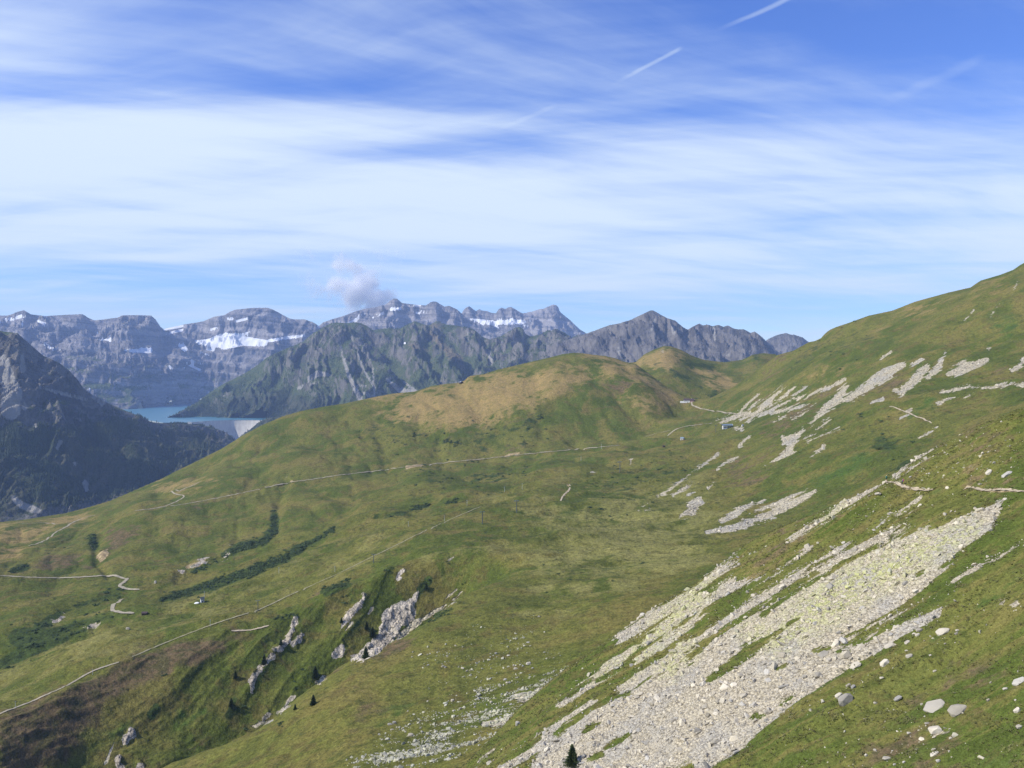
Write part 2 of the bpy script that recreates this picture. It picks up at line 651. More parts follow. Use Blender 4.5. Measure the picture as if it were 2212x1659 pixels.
    rkf = g.ss(g.math('ADD', g.attr('rock'), g.math('MULTIPLY', g.math('SUBTRACT', clump, 0.5), 1.3)), 0.46, 0.58)
    col = g.mix(rkf, col, rk)
    h = g.math('ADD', g.math('MULTIPLY', fine, 0.5), g.math('MULTIPLY', clump, 1.0))
    h = g.math('ADD', h, g.math('MULTIPLY', bare, g.math('MULTIPLY', vd, -0.8)))
    finish(g, col, 0.95, 0.05, g.bump(h, 0.75, unit_len * 1.1))
    return m


def alp_mat(name, rockA, rockB, strata=0.0, sz=1.0):
    """far mountains: bare rock, turf, forest floor, gravel and old snow"""
    m, g = new_mat(name)
    p = g.pos()
    k = 1.0 / sz
    wob = g.noise(g.scaled(p, (k / 900, k / 900, k / 900)), 1.0, 6, 0.6)
    ribs = g.noise(g.scaled(p, (k / 60, k / 330, k / 210)), 1.0, 8, 0.66, 0.5)
    fine = g.noise(g.scaled(p, (k / 26, k / 26, k / 26)), 1.0, 6, 0.65)
    px, py, pz = g.sep(p)
    rock = g.mix(g.ss(ribs, 0.42, 0.60), tuple(rockA), tuple(rockB))
    if strata > 0:
        zz = g.math('ADD', pz, g.math('ADD', g.math('MULTIPLY', px, 0.10), g.math('MULTIPLY', wob, 260)))
        ban = g.noise(g.comb(g.math('MULTIPLY', px, 0.0004), 0.0, g.math('MULTIPLY', zz, 1 / 42)), 1.0, 5, 0.65)
        rock = g.mix(g.math('MULTIPLY', g.ss(ban, 0.42, 0.6), strata), rock, tuple(c * 0.55 for c in rockB))
        ban2 = g.noise(g.comb(g.math('MULTIPLY', px, 0.0006), 7.0, g.math('MULTIPLY', zz, 1 / 95)), 1.0, 3, 0.5)
        rock = g.mix(g.math('MULTIPLY', g.ss(ban2, 0.5, 0.62), strata * 0.8), rock, tuple(min(.7, c * 1.25) for c in rockA))
    nz = g.sep(g.normal())[2]
    turf = g.mix(g.ss(fine, 0.4, 0.65), (0.080, 0.112, 0.044), (0.118, 0.130, 0.058))
    tf = g.math('ADD', g.attr('turf'), g.math('MULTIPLY', g.math('SUBTRACT', ribs, 0.5), 1.1))
    tf = g.math('ADD', tf, g.math('MULTIPLY', g.math('SUBTRACT', nz, 0.72), 1.1))
    col = g.mix(g.ss(tf, 0.38, 0.72), rock, turf)
    ff = g.math('ADD', g.attr('wood'), g.math('MULTIPLY', g.math('SUBTRACT', fine, 0.5), 1.0))
    col = g.mix(g.ss(ff, 0.4, 0.7), col, g.mix(g.ss(ribs, 0.4, 0.6), (0.05, 0.066, 0.034), (0.11, 0.11, 0.07)))
    dry = g.math('ADD', g.attr('tan'), g.math('MULTIPLY', g.math('SUBTRACT', fine, 0.5), 0.9))
    col = g.mix(g.ss(dry, 0.4, 0.75), col, (0.20, 0.165, 0.105))
    gv = g.math('ADD', g.attr('scree'), g.math('MULTIPLY', g.math('SUBTRACT', fine, 0.5), 0.8))
    col = g.mix(g.ss(gv, 0.4, 0.65), col, (0.36, 0.34, 0.30))
    col = g.mulv(col, g.rng(fine, 0.2, 0.8, 0.80, 1.22))
    sn = g.math('ADD', g.attr('snow'), g.math('MULTIPLY', g.math('SUBTRACT', fine, 0.5), 0.5))
    sn = g.math('ADD', sn, g.math('MULTIPLY', g.math('SUBTRACT', ribs, 0.5), 0.35))
    sf = g.ss(sn, 0.44, 0.56)
    col = g.mix(sf, col, (0.80, 0.80, 0.79))
    h = g.math('MULTIPLY', g.math('ADD', fine, ribs), g.math('SUBTRACT', 1.0, g.math('MULTIPLY', sf, 0.85)))
    finish(g, col, 0.95, 0.04, g.bump(h, 1.0, 30 * sz))
    return m


MAT_NEAR = meadow_mat('near_slope_ground', 0.55, (0.025, 0.16), edge=0.5)
MAT_MAIN = meadow_mat('alpine_meadow_ground', 2.6, (0.05, 0.035), scree_col=(0.50, 0.44, 0.31), edge=0.75, tone=(0.93, 0.925, 0.67))
MAT_KNOLL = MAT_MAIN
MAT_DARK = alp_mat('gneiss_mountain', (0.215, 0.198, 0.172), (0.092, 0.088, 0.080))
MAT_GREY = alp_mat('grey_peaks', (0.220, 0.200, 0.180), (0.105, 0.098, 0.094))
MAT_LIME = alp_mat('limestone_massif', (0.36, 0.33, 0.31), (0.215, 0.20, 0.20), strata=0.75, sz=1.3)

# ------------------------------------------------------------------ near slope (the talus slope across the combe)
SIL_NEAR = [(-200, 2650), (600, 2040), (800, 1850), (900, 1752), (997, 1659), (1074, 1582), (1118, 1534), (1160, 1497), (1210, 1454), (1300, 1392), (1360, 1350), (1423, 1307), (1500, 1262),
            (1545, 1228), (1582, 1200), (1610, 1178), (1640, 1160), (1690, 1138), (1740, 1118), (1790, 1098), (1830, 1078), (1880, 1056), (1908, 1044), (1922, 1039), (1932, 1026), (1948, 1010),
            (1975, 992), (2000, 976), (2060, 946), (2110, 922), (2160, 902), (2212, 878), (2300, 838), (2420, 790), (2700, 690)]


def near_rows():
    xs = [p[0] for p in SIL_NEAR]
    rows = []
    for k in (1.0, 0.82, 0.66, 0.5, 0.36, 0.22, 0.1, 0.0):
        row = []
        for x, ys in SIL_NEAR:
            y = ys + (2300 - ys) * k if ys < 2200 else ys + 200 * k
            Y = 86.0 / max((y - HZ) / F + 0.6 * (x - CX) / F, 0.2)
            row.append((x, y, Y))
        rows.append(row)
    # keep distances increasing
    for i in range(len(xs)):
        for r in range(1, len(rows)):
            a, b = rows[r - 1][i], rows[r][i]
            if b[2] <= a[2] + 1.0:
                rows[r][i] = (b[0], b[1], a[2] + 1.0)
    return rows


def relief_near(s, py):
    X, Y = s.X, s.Y
    w = 0.2 + 0.8 * smooth(0, 16, py - s.ysil[None, :])
    a = 1.6 * fbm(X / 42, Y / 42, 3, 0.5, 3) + 0.8 * fbm(X / 55, Y / 9, 3, 0.5, 9)
    b = 0.28 * fbm(X / 4.2, Y / 2.8, 4, 0.62, 21)
    return a * w + b * (0.35 + 0.65 * w)


xs_near = np.arange(820, 2460, 2.3)
NEAR = Land(near_rows(), xs_near, 2.3, sil=7, back=((10, -5), (60, -52), (150, -150)), relief=relief_near)
x_, y_ = NEAR.px, NEAR.py
W = lambda pts, w: [(p[0], p[1], w) for p in pts]
scree_near = (
    # broad pale apron
    [z8([(1578, 165, 8), (1480, 250, 50), (1350, 330, 85), (1200, 420, 115), (1020, 540, 165), (850, 650, 185), (650, 760, 190), (450, 850, 200), (250, 960, 185), (60, 1080, 180), (-120, 1190, 170), (-400, 1330, 150), (-650, 1500, 160), (-900, 1680, 170)]),
     z8([(880, 1000, 30), (640, 1060, 80), (420, 1150, 120), (150, 1290, 150), (-150, 1450, 140), (-420, 1600, 120), (-600, 1720, 100)]),
     z8([(1210, 800, 14), (1060, 880, 32), (900, 950, 50), (740, 1040, 42)]),
     z8([(180, 1400, 50), (20, 1520, 65), (-100, 1600, 60)]),
     # gully below the path and ribbons
     z8([(1105, 120, 10), (1100, 160, 20), (1060, 210, 14), (960, 270, 16), (890, 300, 12)]),
     z8([(1090, 280, 6), (1000, 330, 30), (880, 390, 34), (760, 430, 30), (640, 470, 24), (520, 540, 18), (400, 600, 20), (260, 680, 18), (130, 760, 18), (30, 840, 22), (-60, 900, 25)]),
     z8([(490, 435, 6), (400, 500, 12), (260, 580, 14), (100, 650, 20), (0, 690, 20), (-60, 720, 26)]),
     z7([(1500, 600, 10), (1430, 650, 28), (1320, 740, 30), (1230, 840, 18), (1120, 930, 12), (1010, 1000, 12), (930, 1060, 8)]),
     z7([(1750, 640, 8), (1600, 730, 14), (1420, 860, 12), (1300, 940, 16), (1180, 1000, 40), (1100, 1080, 45), (960, 1150, 40), (860, 1240, 30)]),
     # rubbly crest
     z7([(1510, 465, 12), (1430, 530, 22), (1340, 600, 26), (1240, 690, 28), (1140, 760, 32), (1020, 810, 32), (920, 870, 26), (830, 930, 18)]),
     z7([(1290, 690, 30), (1150, 830, 36), (1020, 920, 26), (930, 960, 14), (830, 1060, 26), (740, 1120, 18), (640, 1210, 16), (560, 1270, 12), (490, 1300, 10)]),
     z7([(670, 1290, 8), (600, 1340, 14), (510, 1400, 16), (430, 1480, 26), (350, 1560, 28), (250, 1620, 20), (150, 1690, 20)]),
     z7([(120, 1560, 14), (60, 1620, 12), (0, 1680, 10)]),
     z4([(770, 1370, 3), (650, 1430, 10), (500, 1510, 20), (430, 1570, 14), (330, 1620, 10), (220, 1690, 8)]),
     z4([(960, 1450, 6), (900, 1530, 8), (760, 1600, 10), (700, 1650, 10)]),
     z4([(870, 1290, 10), (840, 1320, 22), (900, 1280, 6), (980, 1230, 6), (1060, 1170, 4)]),
     z8([(1430, 540, 10), (1370, 585, 14), (1300, 620, 6)]),
     z8([(1640, 740, 10), (1570, 755, 8)]), z8([(1680, 400, 5), (1560, 470, 5), (1480, 500, 4)]),
     z8([(1270, 1455, 14), (1200, 1470, 20), (1180, 1490, 8)]), z8([(1190, 1560, 14), (1140, 1570, 8)])])
grass_near = [z8([(290, 910, 20), (160, 990, 45), (80, 1060, 40), (0, 1120, 26), (-60, 1170, 12)]),
              z8([(600, 990, 14), (520, 1010, 16)]), z8([(700, 1000, 16), (640, 1010, 10)]), z8([(1110, 545, 14), (1090, 550, 22)]),
              z8([(740, 460, 12), (660, 510, 18)]), z8([(570, 580, 10), (440, 650, 14), (300, 720, 14), (220, 770, 8)]),
              z8([(430, 640, 8), (330, 720, 12), (240, 800, 8)]), z8([(420, 830, 10), (370, 850, 14)]), z8([(340, 890, 14), (300, 920, 16)]),
              z8([(730, 905, 8), (690, 920, 8)]), z8([(360, 1090, 8), (310, 1110, 5)]), z8([(230, 1360, 8), (190, 1370, 14)]), z8([(380, 1260, 12), (330, 1290, 14)]),
              z7([(1420, 890, 10), (1330, 940, 18), (1260, 1010, 20), (1210, 1070, 10)]), z7([(880, 1470, 8), (780, 1520, 14), (740, 1540, 6)]),
              z7([(690, 1410, 8), (650, 1430, 10)]), z7([(890, 1240, 10), (840, 1280, 10)]), z7([(1610, 1370, 16), (1580, 1380, 10)]),
              z7([(640, 1600, 4), (720, 1580, 5)]), z8([(1160, 310, 8), (1230, 280, 8)])]
fuzz = 11 * fbm(NEAR.X / 26, NEAR.Y / 4.0, 6, 0.66, 77)
near_attr = {
    'scree': mask(x_, y_, scree_near, 9, grass_near, fuzz),
    'lichen': mask(x_, y_, [z8([(1400, 330, 40), (1150, 430, 70), (1000, 520, 80), (800, 600, 90), (600, 730, 110), (430, 850, 80), (330, 950, 60), (150, 900, 30)]),
                            z7([(1300, 640, 50), (1100, 860, 60), (850, 1100, 40), (740, 1140, 30)]), z7([(1200, 1000, 40), (1100, 1100, 40)]),
                            z4([(500, 1510, 20), (430, 1560, 15)])], 30),
    'lush': mask(x_, y_, [z8([(1200, 100, 10), (1130, 140, 16)]), z8([(1650, 560, 60), (1500, 700, 60), (1350, 800, 30)]), z8([(1660, 1600, 120), (1400, 1650, 90)]), z8([(1250, 1000, 80), (950, 1250, 70)]),
                          z8([(1500, 200, 40), (1300, 210, 30)])], 70) * 0.75,
    'tan': mask(x_, y_, [z8([(1600, 30, 60), (1300, 60, 50)]), z8([(560, 270, 25), (350, 420, 25), (150, 560, 25)]), z7([(1650, 800, 25), (1400, 900, 15)])], 60) * 0.62,
    'heather': mask(x_, y_, [z8([(1500, 1130, 90), (1300, 1180, 60)]), z8([(1250, 1560, 100), (900, 1600, 80)]), z8([(1050, 1370, 60)]), z8([(600, 200, 40), (480, 300, 40), (250, 480, 30)]), z8([(1400, 60, 20), (1660, 70, 25)]),
                             z4([(900, 1250, 60), (1250, 1050, 60), (1500, 1150, 60)])], 60) * 0.75,
    'earth': mask(x_, y_, [z4([(830, 1365, 4), (870, 1375, 7), (900, 1390, 8), (950, 1400, 4), (1010, 1408, 3)]), z4([(1255, 1388, 4), (1320, 1398, 9), (1380, 1410, 9), (1430, 1402, 12), (1500, 1405, 10), (1560, 1412, 6), (1640, 1420, 6), (1800, 1440, 8)])], 4),
    'rock': mask(x_, y_, [z4([(840, 1310, 10), (900, 1270, 8)])], 6) * 0.8,
}
scree_soft = mask(x_, y_, scree_near, 20, grass_near, fuzz * 1.3)
near_slope = tag(NEAR.build('near_slope', MAT_NEAR, near_attr), kind='structure')

# ------------------------------------------------------------------ main alp: combe, ravine, pass, grassy hills
r0 = [(-700, 2900, 240), (0, 2300, 300), (200, 2150, 290), (341, 2000, 280), (587, 1850, 270), (758, 1780, 262), (905, 1740, 260), (1000, 1700, 260), (1130, 1660, 260), (1300, 1600, 260), (1640, 1450, 280), (2000, 1300, 320), (2212, 1200, 350), (2800, 1000, 350)]
r1 = [(-700, 2700, 280), (0, 2150, 330), (200, 1950, 345), (341, 1800, 352), (587, 1680, 360), (758, 1600, 370), (905, 1560, 380), (1000, 1530, 390), (1130, 1480, 400), (1300, 1420, 410), (1640, 1320, 400), (2000, 1200, 430), (2212, 1100, 450), (2800, 900, 450)]
r2 = [(-700, 2500, 320), (0, 2000, 370), (200, 1790, 400), (341, 1659, 425), (470, 1610, 436), (587, 1557, 446), (678, 1491, 475), (758, 1434, 500), (830, 1400, 520), (905, 1364, 540), (950, 1330, 565), (1000, 1290, 600), (1130, 1262, 630), (1300, 1260, 600), (1640, 1230, 560), (2000, 1130, 540), (2212, 1040, 540), (2800, 850, 540)]
r3 = [(-700, 2300, 400), (0, 1900, 482), (200, 1815, 520), (341, 1735, 548), (470, 1675, 580), (587, 1622, 610), (678, 1550, 635), (758, 1488, 660), (830, 1440, 690), (905, 1396, 718), (950, 1352, 735), (1000, 1302, 745), (1060, 1262, 740), (1130, 1240, 715), (1300, 1225, 690), (1640, 1190, 660), (2000, 1090, 620), (2212, 1000, 610), (2800, 820, 600)]
r4 = [(-700, 1850, 460), (-200, 1625, 520), (0, 1541, 560), (60, 1516, 578), (130, 1487, 600), (200, 1449, 630), (300, 1408, 660), (380, 1384, 680), (450, 1364, 700), (580, 1342, 720), (700, 1290, 750), (800, 1245, 770), (925, 1197, 790), (1080, 1185, 795), (1250, 1180, 800), (1400, 1178, 810), (1640, 1150, 800), (1800, 1090, 800), (2000, 1000, 800), (2212, 900, 800), (2800, 740, 750)]
r5 = [(-700, 1700, 680), (0, 1440, 760), (130, 1385, 800), (300, 1325, 850), (435, 1290, 900), (560, 1250, 950), (700, 1195, 1000), (850, 1140, 1050), (1000, 1100, 1100), (1200, 1070, 1150), (1400, 1040, 1200), (1560, 1010, 1200), (1700, 960, 1150), (1900, 880, 1100), (2212, 790, 1050), (2800, 620, 950)]
r6 = [(-700, 1400, 950), (0, 1244, 1080), (150, 1246, 1090), (290, 1220, 1110), (435, 1208, 1130), (560, 1165, 1200), (700, 1120, 1250), (850, 1075, 1300), (1000, 1050, 1330), (1200, 1010, 1400), (1400, 985, 1450), (1560, 930, 1560), (1700, 880, 1480), (1900, 800, 1350), (2212, 700, 1250), (2800, 540, 1100)]
r7 = [(-700, 1280, 1300), (0, 1180, 1350), (150, 1165, 1400), (290, 1103, 1500), (435, 1082, 1530), (620, 1044, 1600), (740, 1026, 1650), (880, 1009, 1700), (1060, 990, 1700), (1170, 978, 1700), (1280, 968, 1700), (1400, 940, 1750), (1487, 890, 1900), (1560, 880, 1830), (1700, 810, 1700), (1900, 740, 1530), (2212, 620, 1400), (2800, 450, 1250)]
r8 = [(-700, 1220, 1500), (0, 1150, 1550), (150, 1130, 1650), (290, 1080, 1750), (435, 1030, 1850), (620, 962, 1920), (740, 935, 1960), (880, 905, 1990), (1060, 870, 1990), (1240, 832, 2000), (1370, 832, 2000), (1487, 864, 1990), (1560, 856, 1940), (1700, 785, 1850), (1900, 708, 1680), (2212, 592, 1490), (2800, 410, 1310)]
SIL_MAIN = [(-700, 1190), (-200, 1140), (0, 1128), (56, 1122), (139, 1109), (190, 1096), (240, 1081), (300, 1055), (349, 1034), (394, 1011), (443, 987), (477, 970), (518, 944), (564, 919), (609, 900), (650, 888), (700, 878), (745, 871),
            (780, 864), (812, 857), (850, 850), (896, 845), (930, 834), (965, 829), (990, 827), (1004, 822), (1010, 815), (1017, 812), (1048, 807), (1075, 798), (1132, 785), (1183, 773), (1215, 765), (1240, 762), (1258, 763),
            (1280, 766), (1309, 769), (1330, 774), (1352, 782), (1373, 786), (1400, 806), (1440, 836), (1470, 852), (1487, 859), (1526, 862), (1545, 855), (1587, 834), (1618, 812), (1650, 788), (1679, 767), (1715, 757), (1748, 739),
            (1760, 737), (1773, 731), (1782, 721), (1792, 713), (1806, 706), (1825, 700), (1876, 682), (1928, 671), (1976, 652), (2049, 632), (2097, 621), (2108, 613), (2119, 606), (2160, 594), (2189, 583), (2203, 573), (2212, 568), (2300, 530), (2450, 480), (2800, 390)]
SIL_MAIN_D = [(-700, 1650), (0, 1700), (240, 1850), (443, 2050), (609, 2150), (745, 2200), (896, 2250), (1048, 2280), (1233, 2300), (1317, 2280), (1373, 2240), (1440, 2150), (1487, 2090), (1545, 2040), (1618, 2010), (1679, 1990), (1748, 1960), (1825, 1880), (1928, 1800), (2049, 1710), (2119, 1650), (2212, 1580), (2800, 1380)]
r9 = [(x, y, float(pchip1([p[0] for p in SIL_MAIN_D], [p[1] for p in SIL_MAIN_D], np.array([x]))[0])) for x, y in SIL_MAIN]

crag_shapes = [t3([(420, 1335), (620, 1130), (680, 1040), (740, 1010), (830, 760), (940, 640), (1030, 620), (1140, 580), (1210, 480), (1260, 440), (1290, 470), (1220, 590), (1180, 700), (1140, 850), (1040, 930), (1010, 1030), (860, 1130), (760, 1220), (640, 1290)]),
               t3([(600, 540, 20), (540, 640, 35), (470, 730, 45), (390, 800, 40), (330, 920, 25), (280, 1000, 15)]),
               t3([(330, 1150, 45), (260, 1240, 45)]), t3([(120, 1510, 35), (60, 1570, 25)]), t3([(1080, 215, 14), (1040, 260, 20), (1000, 330, 8)]),
               t6([(1240, 460, 12), (1180, 540, 22), (1110, 600, 30), (1050, 680, 28), (1010, 750, 26), (1000, 850, 10)]),
               t6([(1480, 40, 10), (1440, 190, 20), (1360, 320, 20), (1290, 400, 20), (1220, 360, 8)]), t6([(1550, 240, 8), (1500, 310, 22), (1450, 360, 10)]),
               t6([(1450, 900, 8), (1370, 980, 16), (1310, 1080, 18)]), t6([(1180, 1090, 26), (1120, 1140, 14)]),
               t5([(1540, 1200, 20), (1560, 1260, 22), (1480, 1280, 22), (1470, 1360, 16)]), t5([(1400, 1500, 26), (1380, 1580, 26), (1420, 1640, 30)]), t5([(1650, 1640, 40)]),
               t1([(1060, 1470, 30), (1150, 1450, 22)]), t1([(650, 1410, 22), (760, 1340, 18)]), t2([(290, 1200, 25)]), t2([(430, 1110, 22), (550, 1060, 28)]), t2([(800, 1010, 22), (860, 960, 15)])]


def relief_main(s, py):
    X, Y, px, T = s.X, s.Y, s.px, s.T
    w = 0.12 + 0.88 * smooth(0, 26, py - s.ysil[None, :])
    right = smooth(1450, 1750, px)
    hill = smooth(5.2, 6.4, T) * (1 - right)
    wx = 26 * fbm(X / 260, Y / 260, 3, 0.5, 41)
    # runnels down the grassy hill, towards the observer
    runn = ridged((X + wx + 0.35 * Y) / 150, (Y - 0.2 * X) / 520, 4, 0.5, 5)
    dz = -hill * 8.0 * (runn - 0.9)
    # side slope right: runnels fall to the left
    runr = ridged((Y + wx) / 120, (X) / 480, 4, 0.5, 15)
    dz = dz - right * smooth(4.2, 6.0, T) * 5.0 * (runr - 0.9)
    dz = dz + 4.6 * fbm(X / 110, Y / 110, 4, 0.5, 51) * smooth(0.5, 2.5, T)
    dz = dz + 0.55 * fbm(X / 14, Y / 14, 4, 0.6, 61)
    # moraine humps of the meadow
    flat = smooth(2.6, 4.0, T) * (1 - smooth(5.2, 6.2, T)) * (1 - right)
    dz = dz + flat * 4.2 * (ridged((X * 0.9 + Y * 0.45) / 190, (Y * 0.9 - X * 0.45) / 62, 3, 0.45, 71) - 0.8)
    # far wall of the ravine: ribs falling to the right
    rav = smooth(2.9, 3.15, T) * (1 - smooth(3.9, 4.05, T)) * (1 - smooth(900, 1080, px))
    dz = dz + rav * 3.8 * (ridged((X * 0.90 - Y * 0.44 + 0.5 * wx) / 40, (Y * 0.90 + X * 0.44) / 260, 5, 0.5, 81) - 0.9)
    # incised gullies
    for pts, wd, dp in GULLIES:
        sd = stroke_sd(px, py, [(p[0], p[1], 0.0) for p in pts])
        dz = dz - dp * np.exp(-(sd / wd) ** 2)
    # crags stand proud of the turf
    c = mask(px, py, crag_shapes, 5, (), 6 * fbm(X / 16, Y / 16, 5, 0.65, 79))
    cz = 2.6 * ridged((X + 0.3 * Y) / 15, Y / 22, 5, 0.62, 91) - 2.1
    dz = dz + c * (0.35 * cz + 0.65 * np.round(cz / 1.7) * 1.7)
    return dz * w


GULLIES = [(t2([(1520, 130), (1450, 330), (1400, 520), (1390, 760), (1200, 860), (900, 980), (550, 1130), (250, 1230)]), 11, 4.5),
           (t1([(1200, 330), (1120, 520), (1140, 690), (1270, 840)]), 9, 4.5),
           (t2([(950, 560), (940, 760), (900, 860)]), 7, 2.0),
           (t8([(1400, 290), (1250, 420), (1170, 560), (1160, 690), (1050, 900), (800, 1060), (500, 1130), (250, 1180)]), 13, 4.0),
           (t8([(1040, 430), (1130, 540), (1170, 600)]), 9, 2.5), (t8([(470, 560), (430, 720), (380, 830)]), 9, 2.5),
           (t5([(1100, 20), (600, 200), (300, 330), (0, 480)]), 18, 4.0), (t1([(1500, 1080), (900, 1240), (480, 1500), (0, 1640)]), 15, 3.0),
           (t2([(2100, 690), (1500, 1000), (800, 1280), (100, 1520)]), 15, 2.0)]

xs_main = np.arange(-260, 2500, 2.4)
MAIN = Land([r0, r1, r2, r3, r4, r5, r6, r7, r8, r9], xs_main, 2.4, sil=9, back=((60, -14), (220, -90), (700, -420)), relief=relief_main)
x_, y_ = MAIN.px, MAIN.py
scree_main = ([z4([(180, 795, 5), (100, 880, 9), (0, 960, 12)]), z4([(240, 800, 4), (160, 880, 8), (100, 915, 8)]), z4([(310, 800, 4), (200, 890, 9), (60, 950, 10)]), z4([(540, 750, 5), (440, 805, 6), (260, 870, 6)]),
               z4([(880, 665, 16), (800, 715, 30), (700, 770, 26), (620, 835, 22), (545, 875, 20)]), z4([(540, 805, 18), (510, 860, 28), (430, 925, 24), (370, 975, 14), (340, 1025, 4)]), z4([(990, 640, 6), (920, 690, 7)]),
               z4([(1130, 600, 6), (1090, 680, 20), (1030, 740, 14)]), z4([(1020, 685, 18), (950, 760, 26), (870, 835, 18), (830, 815, 6)]), z4([(1370, 640, 20), (1250, 680, 36), (1160, 725, 24)]),
               z4([(1593, 640, 20), (1530, 700, 14)]), z4([(1593, 780, 16), (1400, 800, 10), (1200, 808, 12), (1110, 830, 8)]), z4([(1300, 840, 6), (1150, 870, 10), (1090, 900, 8)]),
               z4([(450, 985, 4), (380, 1050, 5), (300, 1100, 3)]), z4([(510, 1035, 4), (400, 1090, 7), (320, 1120, 5)]), z4([(420, 1150, 9), (390, 1175, 8), (340, 1210, 4)]), z4([(1080, 1040, 4), (960, 1110, 6)]),
               z4([(165, 1080), (200, 1090), (300, 1045), (290, 1080), (240, 1150), (240, 1180), (160, 1220), (60, 1250), (130, 1210), (200, 1160), (165, 1110)]),
               z4([(700, 885, 6), (760, 875, 8)]), z4([(810, 590, 3), (750, 640, 4)]), z4([(1390, 575, 8)]), z4([(930, 935, 5), (870, 975, 5)])] +
              [z3([(1540, 620, 4), (1440, 730, 16), (1330, 830, 16)]), z3([(1360, 680, 4), (1260, 780, 10), (1220, 825, 14)]), z3([(1390, 700, 3), (1300, 780, 8)]), z3([(1610, 620, 4), (1540, 700, 10), (1450, 755, 10)]),
               z3([(1700, 630, 4), (1600, 710, 11), (1480, 770, 10), (1350, 830, 12)]), z3([(1970, 580, 8), (1830, 640, 7), (1650, 710, 7)]), z3([(1300, 815, 18), (1220, 835, 22), (1120, 862, 16), (1040, 885, 6)]),
               z3([(1380, 822, 10), (1500, 802, 10), (1700, 755, 10), (1760, 735, 6)]), z3([(1080, 1100, 4), (960, 1190, 6), (870, 1250, 5)]), z3([(860, 1262, 6), (760, 1335, 10), (690, 1380, 5)]), z3([(900, 1310, 5), (830, 1350, 14), (760, 1400, 8)]),
               z3([(1210, 1120, 7), (1110, 1180, 7), (1070, 1210, 4)]), z3([(1310, 960, 6), (1230, 1045, 5)]), z3([(930, 1400), (960, 1400), (980, 1445), (900, 1530), (800, 1555), (870, 1490), (860, 1440)]),
               z3([(1330, 1440, 10), (1220, 1510, 26), (1110, 1575, 20)]), z3([(1770, 1355, 6), (1650, 1430, 26), (1450, 1530, 30), (1200, 1615, 26), (1000, 1655, 10)]), z3([(1790, 1310, 3), (1500, 1450, 7), (1300, 1520, 6)]),
               z3([(1410, 1420, 8), (1360, 1445, 6)]), z3([(660, 1410, 4), (600, 1440, 5), (520, 1490, 4)]), z3([(700, 1435, 4), (640, 1475, 7), (570, 1490, 4)]), z3([(920, 1365, 6), (870, 1390, 6)]),
               z3([(1050, 1305, 4), (1010, 1345, 4)]), z3([(1560, 830, 5), (1470, 880, 5)]), z3([(1730, 790, 4), (1600, 860, 4)]), z3([(1200, 925, 6), (1250, 925, 9), (1240, 935, 6)]), z3([(1330, 840, 6), (1290, 875, 7)]),
               z3([(190, 1225, 5), (225, 1228, 5)]), z3([(470, 1135, 6), (465, 1165, 3)])] +
              # rubble fan in the combe and torn earth in the ravine
              [z6([(1480, 1150, 30), (1400, 1190, 42), (1300, 1240, 34), (1180, 1240, 14)]), z6([(1240, 1330, 12), (1120, 1390, 26), (1000, 1400, 18)]),
               t3([(1745, 500, 8), (1650, 590, 22), (1500, 690, 24), (1330, 790, 26), (1200, 880, 36), (1080, 960, 34), (1000, 1040, 16)]), t3([(1680, 470, 14), (1600, 540, 20), (1530, 600, 12)]),
               t3([(450, 870, 8), (370, 960, 10)]), t3([(690, 690, 6), (640, 760, 7)]), t5([(1340, 1360, 8), (1290, 1470, 16), (1260, 1560, 26), (1230, 1610, 12)]),
               t6([(1230, 1150, 8), (1100, 1185, 16), (1040, 1215, 22), (960, 1210, 12)])])
